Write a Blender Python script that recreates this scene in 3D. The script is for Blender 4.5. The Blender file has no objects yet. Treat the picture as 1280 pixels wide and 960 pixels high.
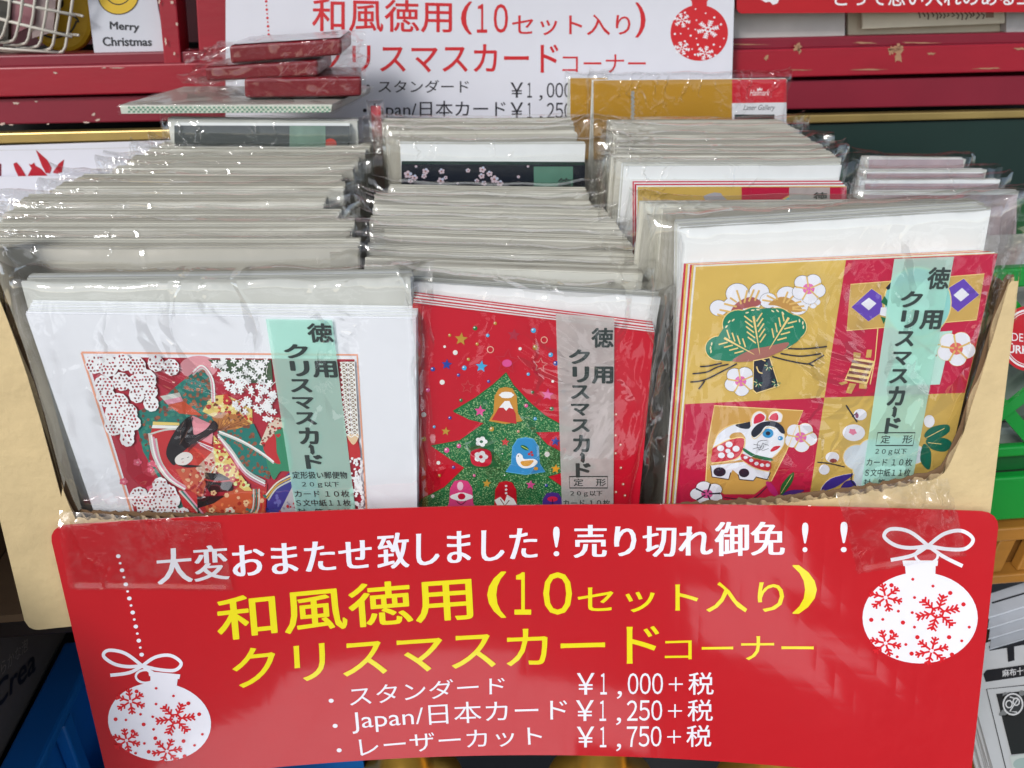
DBG = 0
import bpy, bmesh, math, random
from math import sin, cos, radians, pi, tan, atan2, sqrt
from mathutils import Vector, Matrix, noise
random.seed(11)
scn = bpy.context.scene
COL = scn.collection

# ------------------------------------------------------------------ camera
F = 1060.0                     # focal length in photo pixels (1280 wide)
th, ps, ro = radians(27), radians(4.8), radians(-1.2)
CAM = Vector((0, -.335, .365))
fw = Vector((sin(ps)*cos(th), cos(ps)*cos(th), -sin(th)))
r_ = Vector((cos(ps), -sin(ps), 0)); u_ = r_.cross(fw)
rt = r_*cos(ro) + u_*sin(ro); up = -r_*sin(ro) + u_*cos(ro)
cam_d = bpy.data.cameras.new("camera"); cam = bpy.data.objects.new("camera", cam_d)
COL.objects.link(cam); scn.camera = cam
cam_d.sensor_width = 36; cam_d.lens = F/1280*36; cam_d.dof.use_dof = True; cam_d.dof.focus_distance = .42; cam_d.dof.aperture_fstop = 18; cam_d.clip_start = .01; cam_d.clip_end = 500
cam.matrix_world = Matrix(((rt.x, up.x, -fw.x, CAM.x), (rt.y, up.y, -fw.y, CAM.y), (rt.z, up.z, -fw.z, CAM.z), (0, 0, 0, 1)))

# ------------------------------------------------------------------ sky, sun, exposure
SUN_EL, SUN_AZ = 36.0, -143.0      # degrees; azimuth measured from +Y towards +X (behind the camera, to its left)
w = bpy.data.worlds.new("World"); scn.world = w; w.use_nodes = True
nt = w.node_tree; bgn = nt.nodes["Background"]
sky = nt.nodes.new("ShaderNodeTexSky"); sky.sky_type = 'NISHITA'; sky.sun_disc = False
sky.sun_elevation = radians(SUN_EL); sky.sun_rotation = radians(SUN_AZ)
sky.air_density = 1.0; sky.dust_density = 1.2; sky.ozone_density = 1
hs = nt.nodes.new("ShaderNodeHueSaturation"); hs.inputs["Saturation"].default_value = .6     # thin high overcast: the blue is veiled
nt.links.new(sky.outputs[0], hs.inputs["Color"]); nt.links.new(hs.outputs[0], bgn.inputs[0]); bgn.inputs[1].default_value = .15
sl = bpy.data.lights.new("sun", 'SUN'); sl.energy = 1.9; sl.angle = radians(14); sl.color = (1, .99, .98)
so = bpy.data.objects.new("sun", sl); COL.objects.link(so)
sd = Vector((sin(radians(SUN_AZ))*cos(radians(SUN_EL)), cos(radians(SUN_AZ))*cos(radians(SUN_EL)), sin(radians(SUN_EL))))
so.rotation_euler = sd.to_track_quat('Z', 'Y').to_euler(); so.location = (0, -1, 3)
scn.view_settings.view_transform = 'Standard'; scn.view_settings.look = 'None'
scn.view_settings.exposure = .25; scn.view_settings.gamma = 1
scn.render.engine = 'CYCLES'
scn.cycles.transparent_max_bounces = 40; scn.cycles.max_bounces = 10
scn.cycles.use_denoising = True; scn.cycles.caustics_reflective = False

# ------------------------------------------------------------------ pixel -> place helpers (photo pixels, 1280x960)
def ray(px, py): return fw + rt*((px-640)/F) - up*((py-480)/F)
def atY(px, py, Y):
    d = ray(px, py); return CAM + d*((Y-CAM.y)/d.y)
def atZ(px, py, Z):
    d = ray(px, py); return CAM + d*((Z-CAM.z)/d.z)
def atX(px, py, X):
    d = ray(px, py); return CAM + d*((X-CAM.x)/d.x)

# ------------------------------------------------------------------ materials
def lin(c):
    return tuple((v/255/12.92 if v/255 <= .04045 else ((v/255+.055)/1.055)**2.4) for v in c)
MATS = {}
def mat(name, rgb, rough=.55, metal=0., spec=.5, var=.06, vscale=40, bump=0., bscale=300, coat=0., stretch=None, trans=0., coat_ior=1.5):
    if name in MATS: return MATS[name]
    m = bpy.data.materials.new(name); m.use_nodes = True; MATS[name] = m
    n = m.node_tree.nodes; l = m.node_tree.links; b = n["Principled BSDF"]
    c = lin(rgb)
    b.inputs["Roughness"].default_value = rough; b.inputs["Metallic"].default_value = metal
    b.inputs["Specular IOR Level"].default_value = spec; b.inputs["Coat Weight"].default_value = coat
    b.inputs["Coat Roughness"].default_value = .06; b.inputs["Coat IOR"].default_value = coat_ior
    tc = n.new("ShaderNodeTexCoord"); src = tc.outputs["Object"]
    if stretch:
        mp = n.new("ShaderNodeMapping"); mp.inputs["Scale"].default_value = stretch
        l.new(src, mp.inputs[0]); src = mp.outputs[0]
    if var > 0:
        nz = n.new("ShaderNodeTexNoise"); nz.inputs["Scale"].default_value = vscale; nz.inputs["Detail"].default_value = 5
        l.new(src, nz.inputs["Vector"])
        mx = n.new("ShaderNodeMix"); mx.data_type = 'RGBA'
        mx.inputs["A"].default_value = (*[v*(1-var*2) for v in c], 1); mx.inputs["B"].default_value = (*[min(1, v*(1+var*2)) for v in c], 1)
        l.new(nz.outputs["Fac"], mx.inputs["Factor"]); l.new(mx.outputs["Result"], b.inputs["Base Color"])
    else: b.inputs["Base Color"].default_value = (*c, 1)
    if bump > 0:
        nb = n.new("ShaderNodeTexNoise"); nb.inputs["Scale"].default_value = bscale; nb.inputs["Detail"].default_value = 6
        l.new(src, nb.inputs["Vector"])
        bp = n.new("ShaderNodeBump"); bp.inputs["Strength"].default_value = bump; bp.inputs["Distance"].default_value = .001 if bscale > 20 else .006
        l.new(nb.outputs["Fac"], bp.inputs["Height"]); l.new(bp.outputs[0], b.inputs["Normal"])
    if trans > 0:
        out = n["Material Output"]; tr = n.new("ShaderNodeBsdfTransparent"); tr.inputs[0].default_value = (*[min(1, .55+v*.45) for v in c], 1)
        ms = n.new("ShaderNodeMixShader"); ms.inputs[0].default_value = trans
        l.new(b.outputs[0], ms.inputs[1]); l.new(tr.outputs[0], ms.inputs[2]); l.new(ms.outputs[0], out.inputs[0])
    return m

def ink(rgb, kind='print'):
    """flat printing ink; kind sets the finish of the sheet it is printed on"""
    nm = f"ink_{kind}_{rgb[0]}_{rgb[1]}_{rgb[2]}"
    if kind == 'sign': return mat(nm, rgb, .3, var=.02, coat=1, coat_ior=1.75, bump=.5, bscale=9)
    if kind == 'gloss': return mat(nm, rgb, .32, var=.03, vscale=25, coat=.35)
    if kind == 'foil': return mat(nm, rgb, .3, metal=.5, var=.05, vscale=60, bump=.1)
    return mat(nm, rgb, .5, var=.04, vscale=60)

def film_mat(name, rough=.09, amount=1.0, tint=(.993, .993, .988), wscale=55, wbump=.5, crease=.8, cap=.24, scuff=0.):
    """thin clear film: passes light straight through, mirrors a little of it; creases are fine relief"""
    m = bpy.data.materials.new(name); m.use_nodes = True
    n = m.node_tree.nodes; l = m.node_tree.links; n.remove(n["Principled BSDF"]); out = n["Material Output"]
    def math_(op, a, b=None, c=None):
        q = n.new("ShaderNodeMath"); q.operation = op
        for k, v in enumerate((a, b, c)):
            if v is None: continue
            if isinstance(v, (int, float)): q.inputs[k].default_value = v
            else: l.new(v, q.inputs[k])
        return q.outputs[0]
    tr = n.new("ShaderNodeBsdfTransparent"); tr.inputs[0].default_value = (*tint, 1)
    gl = n.new("ShaderNodeBsdfGlossy"); gl.inputs["Roughness"].default_value = rough; gl.inputs["Color"].default_value = (1, 1, 1, 1)
    fr = n.new("ShaderNodeFresnel"); fr.inputs[0].default_value = 1.5
    tc = n.new("ShaderNodeTexCoord"); nz = n.new("ShaderNodeTexNoise"); nz.inputs["Scale"].default_value = wscale
    nz.inputs["Detail"].default_value = 3; nz.inputs["Distortion"].default_value = 1.2
    l.new(tc.outputs["Object"], nz.inputs["Vector"])
    mp = n.new("ShaderNodeMapping"); mp.inputs["Rotation"].default_value = (0, .6, 0); mp.inputs["Scale"].default_value = (2.2, 1, .55)
    vd = n.new("ShaderNodeVectorMath"); vd.operation = 'MULTIPLY_ADD'; vd.inputs[1].default_value = (.03, .03, .03)
    l.new(nz.outputs["Color"], vd.inputs[0]); l.new(tc.outputs["Object"], vd.inputs[2]); l.new(vd.outputs[0], mp.inputs[0])
    vo = n.new("ShaderNodeTexVoronoi"); vo.feature = 'DISTANCE_TO_EDGE'; vo.inputs["Scale"].default_value = wscale*.9
    l.new(mp.outputs[0], vo.inputs["Vector"])
    rdg = math_('SUBTRACT', 1., math_('SMOOTH_MIN', math_('MULTIPLY', vo.outputs["Distance"], 9.), 1., .2))
    n2 = n.new("ShaderNodeTexNoise"); n2.inputs["Scale"].default_value = wscale*.45; l.new(tc.outputs["Object"], n2.inputs["Vector"])
    msk = math_('MULTIPLY', math_('MAXIMUM', math_('SUBTRACT', n2.outputs["Fac"], .5), 0.), 5.); 
    hgt = math_('MULTIPLY_ADD', math_('MULTIPLY', rdg, msk), crease, math_('MULTIPLY', nz.outputs["Fac"], wbump*3))
    bp = n.new("ShaderNodeBump"); bp.inputs["Strength"].default_value = 1; bp.inputs["Distance"].default_value = .0009
    l.new(hgt, bp.inputs["Height"]); l.new(bp.outputs[0], gl.inputs["Normal"]); l.new(bp.outputs[0], fr.inputs["Normal"])
    fac = math_('MINIMUM', math_('MULTIPLY', fr.outputs[0], 1.3*amount), cap*amount)
    mx = n.new("ShaderNodeMixShader"); l.new(fac, mx.inputs[0]); l.new(tr.outputs[0], mx.inputs[1]); l.new(gl.outputs[0], mx.inputs[2])
    last = mx.outputs[0]
    if scuff > 0:
        df = n.new("ShaderNodeBsdfDiffuse"); df.inputs[0].default_value = (.62, .6, .56, 1)
        n3 = n.new("ShaderNodeTexNoise"); n3.inputs["Scale"].default_value = 75; n3.inputs["Detail"].default_value = 8; n3.inputs["Roughness"].default_value = .7; l.new(tc.outputs["Object"], n3.inputs["Vector"])
        sf = math_('MULTIPLY', math_('MAXIMUM', math_('SUBTRACT', n3.outputs["Fac"], .47), 0.), scuff*6)
        m2 = n.new("ShaderNodeMixShader"); l.new(math_('MINIMUM', sf, .5), m2.inputs[0]); l.new(last, m2.inputs[1]); l.new(df.outputs[0], m2.inputs[2]); last = m2.outputs[0]
    l.new(last, out.inputs[0])
    return m
FILM = film_mat("clear_film", .08, .95, wscale=40, wbump=.14, crease=1.3)
FILM2 = film_mat("clear_film_smooth", .05, 1.15, wscale=17, wbump=.4, crease=5.5)
TAPE = film_mat("packing_tape_film", .12, .9, (.995, .99, .98), wscale=34, wbump=.25, crease=3.2, scuff=.06)

PAPER = mat("envelope_paper", (226, 229, 228), .75, var=.03, vscale=90, bump=.06, bscale=900)
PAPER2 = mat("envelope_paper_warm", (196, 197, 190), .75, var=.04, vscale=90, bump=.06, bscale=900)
WHITE = mat("white_card", (236, 238, 243), .45, var=.01, coat=.1)
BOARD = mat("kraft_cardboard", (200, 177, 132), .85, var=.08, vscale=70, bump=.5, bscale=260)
BOARD_SHADED = mat("kraft_cardboard_shaded", (112, 86, 60), .9, var=.1, vscale=60, bump=.25, bscale=420)  # kraft board with the box interior's shade put into its colour
BOARD_RAW = mat("torn_corrugation", (168, 146, 112), .9, var=.16, vscale=160, bump=.4, bscale=900)

# ------------------------------------------------------------------ object helpers
def link(o, parent=None):
    COL.objects.link(o)
    if parent: o.parent = parent
    return o
def mesh_obj(name, verts, faces, mats, parent=None, fmat=None, smooth=False):
    me = bpy.data.meshes.new(name); me.from_pydata([tuple(v) for v in verts], [], faces)
    for m in (mats if isinstance(mats, (list, tuple)) else [mats]): me.materials.append(m)
    if fmat: me.polygons.foreach_set("material_index", fmat)
    if smooth: me.polygons.foreach_set("use_smooth", [True]*len(me.polygons))
    me.update(); return link(bpy.data.objects.new(name, me), parent)
def tag(o, label=None, cat=None, group=None, kind=None):
    if label: o["label"] = label
    if cat: o["category"] = cat
    if group: o["group"] = group
    if kind: o["kind"] = kind
    return o
def empty(name, loc=(0, 0, 0), mw=None):
    o = bpy.data.objects.new(name, None); o.empty_display_size = .02; COL.objects.link(o)
    if mw is not None: o.matrix_world = mw
    else: o.location = loc
    return o
class MB:
    def __init__(s): s.v = []; s.f = []; s.m = []
    def add(s, vs, fs, m=0):
        k = len(s.v); s.v += [tuple(v) for v in vs]; s.f += [tuple(i+k for i in f) for f in fs]; s.m += [m]*len(fs)
    def box(s, x0, x1, y0, y1, z0, z1, m=0):
        s.add([(x0, y0, z0), (x1, y0, z0), (x1, y1, z0), (x0, y1, z0), (x0, y0, z1), (x1, y0, z1), (x1, y1, z1), (x0, y1, z1)],
              [(0, 3, 2, 1), (4, 5, 6, 7), (0, 1, 5, 4), (1, 2, 6, 5), (2, 3, 7, 6), (3, 0, 4, 7)], m)
    def prism(s, front, off, m=0):
        """front: list of points (counter-clockwise seen from the front); off: vector to the back face"""
        n = len(front); vs = [Vector(p) for p in front]; vs += [p+Vector(off) for p in vs[:n]]
        s.add(vs, [tuple(range(n)), tuple(range(2*n-1, n-1, -1))] + [((i+1) % n, i, n+i, n+(i+1) % n) for i in range(n)], m)
    def tube(s, pts, r, sides=6, m=0, cap=True):
        pts = [Vector(p) for p in pts]; rings = []
        for i, p in enumerate(pts):
            d = (pts[min(i+1, len(pts)-1)]-pts[max(i-1, 0)]).normalized()
            a = d.cross(Vector((0, 0, 1)));  a = a if a.length > .05 else d.cross(Vector((0, 1, 0)))
            a.normalize(); b = d.cross(a); rr = r[i] if isinstance(r, (list, tuple)) else r
            rings.append([p+a*cos(2*pi*k/sides)*rr+b*sin(2*pi*k/sides)*rr for k in range(sides)])
        vs = [v for g in rings for v in g]; fs = []
        for i in range(len(pts)-1):
            for k in range(sides):
                k2 = (k+1) % sides; fs.append((i*sides+k, i*sides+k2, (i+1)*sides+k2, (i+1)*sides+k))
        if cap: fs += [tuple(range(sides-1, -1, -1)), tuple((len(pts)-1)*sides+k for k in range(sides))]
        s.add(vs, fs, m)
    def lathe(s, prof, c=(0, 0, 0), sides=32, m=0):
        vs = []; fs = []
        for r, z in prof:
            vs += [(c[0]+r*cos(2*pi*k/sides), c[1]+r*sin(2*pi*k/sides), c[2]+z) for k in range(sides)]
        for i in range(len(prof)-1):
            for k in range(sides):
                k2 = (k+1) % sides; fs.append((i*sides+k, i*sides+k2, (i+1)*sides+k2, (i+1)*sides+k))
        s.add(vs, fs, m)
    def build(s, name, mats, parent=None, smooth=False):
        return mesh_obj(name, s.v, s.f, mats, parent, s.m, smooth)
def bevel(o, wdt, seg=2):
    md = o.modifiers.new("bevel", 'BEVEL'); md.width = wdt; md.segments = seg; md.limit_method = 'ANGLE'; return o

# ------------------------------------------------------------------ surfaces that carry flat print
class Plane:
    """u, v in metres along ex, ez from o; n points to the viewer. loc(u, v, h) gives coordinates local to the owner"""
    def __init__(s, o, ex, ez, n, y0=0.):
        s.o = Vector(o); s.ex = Vector(ex); s.ez = Vector(ez); s.n = Vector(n); s.y0 = y0
    def uv(s, px, py):
        d = ray(px, py); o = s.o + s.n*(-s.y0)
        t = (o-CAM).dot(s.n)/d.dot(s.n); q = CAM+d*t-o
        return q.dot(s.ex), q.dot(s.ez)
    def loc(s, u, v, h=0.): return (u, s.y0-h, v)
class Art:
    """flat printed shapes, given in photo pixels, laid on a surface a hair above one another"""
    STEP = .00006
    def __init__(s, surf, kind='print', base=1, cut=None):
        s.surf = surf; s.kind = kind; s.mb = MB(); s.mats = []; s.base = base; s.cut = cut; s.fr = None; s.k = 0
    def frame(s, x0=0, y0=0, sc=1.): s.fr = (x0, y0, sc); return s
    def P(s, p):
        if s.fr: return (s.fr[0]+p[0]/s.fr[2], s.fr[1]+p[1]/s.fr[2])
        return p
    def mi(s, c):
        m = c if not isinstance(c, tuple) else ink(c, s.kind)
        if m not in s.mats: s.mats.append(m)
        return s.mats.index(m)
    def raw(s, uvs, faces, c, layer):
        s.k += 1; h = (s.base+layer)*s.STEP+(s.k % 17)*.0000034; mi = s.mi(c)
        if s.cut:
            bm = bmesh.new(); vs = [bm.verts.new((u, v, 0)) for u, v in uvs]
            for f in faces:
                try: bm.faces.new([vs[i] for i in f])
                except ValueError: pass
            us = [u for u, v in uvs]; a, b = min(us), max(us)
            k = math.ceil(a/s.cut)
            while k*s.cut < b:
                bmesh.ops.bisect_plane(bm, geom=bm.verts[:]+bm.edges[:]+bm.faces[:], plane_co=(k*s.cut, 0, 0), plane_no=(1, 0, 0)); k += 1
            bm.verts.index_update(); uvs = [(q.co.x, q.co.y) for q in bm.verts]; faces = [tuple(q.index for q in f.verts) for f in bm.faces]; bm.free()
        s.mb.add([s.surf.loc(u, v, h) for u, v in uvs], faces, mi)
    def poly(s, pts, c, layer=1):
        uvs = [s.surf.uv(*s.P(p)) for p in pts]
        ar = sum(uvs[i-1][0]*uvs[i][1]-uvs[i][0]*uvs[i-1][1] for i in range(len(uvs)))
        if ar < 0: uvs.reverse()
        s.raw(uvs, [tuple(range(len(uvs)))], c, layer)
    def blob(s, cx, cy, rx, ry, c, layer=1, n=14, rot=0., lob=0., lobes=5, ph=0.):
        pts = []
        for k in range(n):
            a = 2*pi*k/n; q = 1+lob*abs(cos(a*lobes/2+ph))-lob*.5
            x, y = rx*q*cos(a), ry*q*sin(a)
            pts.append((cx+x*cos(rot)-y*sin(rot), cy+x*sin(rot)+y*cos(rot)))
        s.poly(pts, c, layer)
    def star(s, cx, cy, r, c, layer=1, rot=-pi/2, q=.42, n=5):
        s.poly([(cx+(r if k % 2 == 0 else r*q)*cos(rot+pi*k/n), cy+(r if k % 2 == 0 else r*q)*sin(rot+pi*k/n)) for k in range(2*n)], c, layer)
    def line(s, pts, wd, c, layer=1, taper=False, close=False):
        pts = [s.P(p) for p in pts]
        if s.fr: wd = wd/s.fr[2]
        n = len(pts)
        if close: pts = pts+[pts[0]]; n += 1
        L = []; R = []
        for i, p in enumerate(pts):
            if close and i in (0, n-1): a, b = pts[n-2], pts[1]
            else: a, b = pts[max(i-1, 0)], pts[min(i+1, n-1)]
            dx, dy = b[0]-a[0], b[1]-a[1]; q = max(1e-6, sqrt(dx*dx+dy*dy)); hw = wd/2
            if taper: hw *= (1-abs(2*i/(n-1)-1)*.75) if taper == 2 else (1-.8*i/(n-1))
            L.append((p[0]-dy/q*hw, p[1]+dx/q*hw)); R.append((p[0]+dy/q*hw, p[1]-dx/q*hw))
        uv = [s.surf.uv(*p) for p in L+R]
        s.raw(uv, [(i, i+1, n+i+1, n+i) for i in range(n-1)], c, layer)
    def curve(s, pts, wd, c, layer=1, taper=False, close=False, sub=5):
        s.line(spline(pts, sub, close), wd, c, layer, taper, close)
    def cpoly(s, pts, c, layer=1, sub=4): s.poly(spline(pts, sub, True), c, layer)
    def text(s, body, quad, c, layer=1, bold=0., shear=0., res=3, hb=None):
        """bold: stroke growth in em, made of overprinted copies; hb: growth sideways only"""
        V, Fc, asp = glyphs(body, 0, shear, res)
        if bold or hb:
            bx = (hb or bold)/asp; by = 0 if hb else bold*.8
            sh = [(-bx, 0), (0, 0), (bx, 0)]+([(-bx*.6, by), (bx*.6, by), (-bx*.6, -by), (bx*.6, -by)] if by else [])
            V2 = []; F2 = []
            for i, (dx, dy) in enumerate(sh): s._text([(x*(1-2*bx)+bx+dx, y*(1-2*by)+by+dy) for x, y in V], Fc, quad, c, layer)
            return
        s._text(V, Fc, quad, c, layer)
    def price(s, digits, quad, c, layer=1, bold=0.):
        """yen price set in separate characters like the print: sign, figure, comma, three figures, plus, tax"""
        cells = [("￥", 0, .13, 0, 1), (digits[0], .172, .22, .02, 1), ("，", .292, .33, .84, 1.2), (digits[1], .372, .45, .02, 1), (digits[2], .46, .54, .02, 1), (digits[3], .55, .63, .02, 1), ("＋", .672, .775, .22, .86), ("税", .815, 1, 0, 1.04)]
        q = [s.P(p) for p in quad]
        for ch, u0, u1, v0, v1 in cells:
            Q = lambda u, v: tuple((1-v)*((1-u)*q[0][k]+u*q[1][k])+v*((1-u)*q[3][k]+u*q[2][k]) for k in (0, 1))
            fr = s.fr; s.fr = None; s.text(ch, [Q(u0, v0), Q(u1, v0), Q(u1, v1), Q(u0, v1)], c, layer, bold); s.fr = fr
    def _text(s, V, Fc, quad, c, layer):
        q = [s.surf.uv(*s.P(p)) for p in quad]     # TL TR BR BL
        out = []
        for x, y in V:
            t = 1-y
            a = (q[0][0]*(1-x)+q[1][0]*x, q[0][1]*(1-x)+q[1][1]*x); b = (q[3][0]*(1-x)+q[2][0]*x, q[3][1]*(1-x)+q[2][1]*x)
            out.append((a[0]*(1-t)+b[0]*t, a[1]*(1-t)+b[1]*t))
        s.raw(out, Fc, c, layer)
    def rect(s, x0, y0, x1, y1, c, layer=1): s.poly([(x0, y0), (x1, y0), (x1, y1), (x0, y1)], c, layer)
    def scatter(s, poly, n, r, cols, layer=2, rnd=None, sides=6, k=0):
        rr = random.Random(k or len(poly)*7+n); xs = [p[0] for p in poly]; ys = [p[1] for p in poly]; i = 0; tries = 0
        while i < n and tries < n*12:
            tries += 1; x = rr.uniform(min(xs), max(xs)); y = rr.uniform(min(ys), max(ys))
            if inside(x, y, poly):
                q = r*rr.uniform(.6, 1.3); s.blob(x, y, q, q*rr.uniform(.6, 1), rr.choice(cols), layer, sides, rr.uniform(0, 3)); i += 1
    def flower(s, cx, cy, r, c, layer=1, cc=None, rot=0., sq=.85):
        pts = []
        for k in range(30):
            a = 2*pi*k/30; q = r*(.72+.28*abs(cos(2.5*(a+rot)))); pts.append((cx+q*cos(a), cy+q*sq*sin(a)))
        s.poly(pts, c, layer)
        if cc: s.blob(cx, cy, r*.28, r*.28*sq, cc, layer+1, 8)
    def build(s, name, parent=None): return s.mb.build(name, s.mats, parent)
def inside(x, y, poly):
    c = False; j = len(poly)-1
    for i in range(len(poly)):
        xi, yi = poly[i]; xj, yj = poly[j]
        if (yi > y) != (yj > y) and x < (xj-xi)*(y-yi)/(yj-yi)+xi: c = not c
        j = i
    return c
def spline(pts, sub=5, close=False):
    n = len(pts); out = []
    rng = range(n) if close else range(n-1)
    for i in rng:
        g = lambda k: pts[k % n] if close else pts[max(0, min(n-1, k))]
        p0, p1, p2, p3 = g(i-1), g(i), g(i+1), g(i+2)
        for j in range(sub):
            t = j/sub
            out.append(tuple(.5*((2*p1[a])+(-p0[a]+p2[a])*t+(2*p0[a]-5*p1[a]+4*p2[a]-p3[a])*t*t+(-p0[a]+3*p1[a]-3*p2[a]+p3[a])*t**3) for a in range(len(p1))))
    if not close: out.append(tuple(pts[-1]))
    return out
GL = {}
def glyphs(body, bold=0., shear=0., res=2):
    k = (body, bold, shear, res)
    if k in GL: return GL[k]
    c = bpy.data.curves.new("glyphs", "FONT"); c.body = body; c.resolution_u = res; c.offset = bold; c.shear = shear
    o = bpy.data.objects.new("glyphs", c); COL.objects.link(o)
    dg = bpy.context.evaluated_depsgraph_get(); me = bpy.data.meshes.new_from_object(o.evaluated_get(dg))
    xs = [v.co.x for v in me.vertices]; ys = [v.co.y for v in me.vertices]
    a, b, p, q = min(xs), max(xs), min(ys), max(ys)
    V = [((v.co.x-a)/(b-a), (v.co.y-p)/(q-p)) for v in me.vertices]; Fc = [tuple(f.vertices) for f in me.polygons]
    bpy.data.objects.remove(o); bpy.data.curves.remove(c); bpy.data.meshes.remove(me)
    GL[k] = (V, Fc, (b-a)/.86); return GL[k]
def fbm(x, y, z, sc, seed=0.): return noise.noise(Vector((x*sc+seed, y*sc-seed*.7, z*sc+seed*1.3)))
# ------------------------------------------------------------------ materials of the setting
GROUND = mat("pavement_asphalt", (66, 66, 66), .9, var=.12, vscale=6, bump=.3, bscale=60)
RED = mat("red_rack_paint", (156, 24, 42), .38, var=.1, vscale=14, bump=.12, bscale=90, stretch=(1, 1, 3))
REDD = mat("dark_red_rack_paint", (128, 24, 44), .42, var=.12, vscale=14, bump=.1, bscale=90)
CHIP = mat("bare_wood_under_paint", (170, 128, 98), .9, var=.15, vscale=120)
CHIPW = mat("pale_primer_under_paint", (205, 180, 165), .9, var=.15, vscale=120)
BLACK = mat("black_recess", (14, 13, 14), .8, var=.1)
BRASS = mat("brass_strip", (196, 168, 104), .35, metal=.75, var=.12, vscale=8, stretch=(3, 1, 1))
DKGREEN = mat("dark_green_board", (18, 44, 38), .55, var=.12, vscale=12, bump=.05)
POSTER = mat("white_poster_paper", (222, 222, 230), .35, var=.02, coat=.3)
CREAM = mat("cream_old_paper", (214, 206, 184), .8, var=.08, vscale=35)
SIGNLAM = mat("laminated_red_sign", (190, 14, 26), .3, var=.02, coat=1, coat_ior=1.75, bump=.5, bscale=9)
SIGNRED = mat("glossy_red_sign", (186, 20, 32), .3, var=.02, coat=.7, bump=.0)

# ------------------------------------------------------------------ ground
g = MB(); g.add([(-60, -60, -.62), (60, -60, -.62), (60, 60, -.62), (-60, 60, -.62)], [(0, 1, 2, 3)])
tag(g.build("ground", GROUND), kind="structure")
# pale ground tiles added out of view so the glossy sign reflects bright patches
g = MB(); q = random.Random(14); REFL_TILE = mat("pale_reflector_tile", (244, 244, 242), .7, var=.04, vscale=5)
for i in range(-40, 41):
    for j in range(-60, 0):
        x_, y_ = i*.07, j*.07-.45
        inA = ((x_+.22)/.23)**2+((y_+.83)/.17)**2 < q.uniform(.7, 1.2); inB = abs((x_-.2)-(y_+1.4)*-.12) < q.uniform(.05, .11) and -2.0 < y_ < -1.12; inC = (abs(x_) > 1.3 or y_ < -2.9) and q.random() < .5
        if inA or inB or inC: g.box(x_, x_+.069, y_, y_+.069, -.64, -.612)
tag(g.build("reflector_tiles", REFL_TILE), kind="structure")
g = MB(); g.box(-2.5, 2.5, -.22, 2.2, 1.0, 1.02); tag(g.build("overhead_blocker", mat("brown_blocker_sheet", (134, 124, 112), .9, var=.05)), kind="structure")  # unseen overhead sheet, added to cut sky light on packs and rack

# ------------------------------------------------------------------ display rack behind the box
RY = .43
rack = empty("display_rack", (0, RY, -.62))
tag(rack, "red painted wooden display rack with chipped rails behind the cardboard box", "display rack")
RL = rack.location
def rk(px, py, Y): return atY(px, py, Y)-RL
def slab(name, pts, Y, depth, m, parent=rack, org=None):
    """board whose front face has these photo-pixel corners (TL, TR, BR, BL) on the plane y = Y"""
    b = MB(); o = RL if org is None else org
    b.prism([atY(*p, Y)-o for p in reversed(pts)], (0, depth, 0)); x = b.build(name, m, parent); bevel(x, .0012); return x
# two horizontal rails on the left and right of the poster run right through behind it
slab("rail", [(-60, 86), (1340, 53), (1340, 88), (-60, 123)], RY, .05, RED)
slab("rail", [(-60, 125), (1340, 93), (1340, 130), (-60, 157)], RY+.006, .04, REDD)
slab("rail_lip", [(-60, 71), (1340, 39), (1340, 52.6), (-60, 85.6)], RY+.004, .03, REDD)
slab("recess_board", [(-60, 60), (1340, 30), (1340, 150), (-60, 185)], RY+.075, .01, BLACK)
slab("brass_strip", [(-60, 168), (1340, 136.5), (1340, 146), (-60, 182)], RY+.004, .012, BRASS)
slab("lower_panel", [(-60, 183), (1340, 147), (1340, 420), (-60, 470)], RY+.008, .012, DKGREEN)
b = MB()                                                     # shelf board on the rail
p0 = atY(-60, 86, RY)-RL; p1 = atY(1340, 53, RY)-RL
b.prism([p0+Vector((0, .001, .0005)), p1+Vector((0, .001, .0005)), p1+Vector((0, .12, .0005)), p0+Vector((0, .12, .0005))], (0, 0, -.008)); b.build("shelf", REDD, rack)
slab("post", [(190, -80), (214, -80), (228, 90), (206, 87)], RY+.002, .03, RED)
slab("post", [(240, -80), (284, -80), (286, 88), (250, 88)], RY+.002, .03, RED)
slab("back_board", [(-80, -220), (1360, -220), (1360, 110), (-80, 110)], RY+.2, .01, mat("dark_red_back_board", (70, 12, 24), .6, var=.15))
for x in (-.85, .9):                                        # uprights that carry the rack
    b = MB(); b.box(x-.03, x+.03, .012, .05, 0, 1.35); b.build("upright", RED, rack)
# chips of lost paint: irregular thin patches (wear with its own shape)
ch = MB(); rr = random.Random(5)
def chip(px, py, rx, ry, m, Y=RY):
    n = 24; pts = []
    for k in range(n):
        an = 2*pi*k/n; q = (.78+.2*sin(2*an+px)+.2*sin(5*an+px*2)+.08*sin(11*an+py))*rr.uniform(.9, 1.1); pts.append(atY(px+rx*q*cos(2*pi*k/n), py+ry*q*sin(2*pi*k/n), Y-.0004)-RL)
    pts.reverse(); ch.add(pts, [tuple(range(n))], m)
for a in [(997, 59, 7, 5), (999, 62, 3, 6), (1123, 66, 7, 12), (1121, 61, 10, 5), (1114, 63, 4, 8), (1164, 67, 5, 2), (958, 72, 3, 4), (1277, 61, 9, 2), (1080, 53.5, 18, 1.2), (1150, 53.5, 25, 1), (930, 55.5, 28, .8)]: chip(*a, 0)
for a in [(1235, 85.5, 20, 1), (1085, 87, 30, .9), (1000, 87.5, 14, .8)]: chip(*a, 0)
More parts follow.
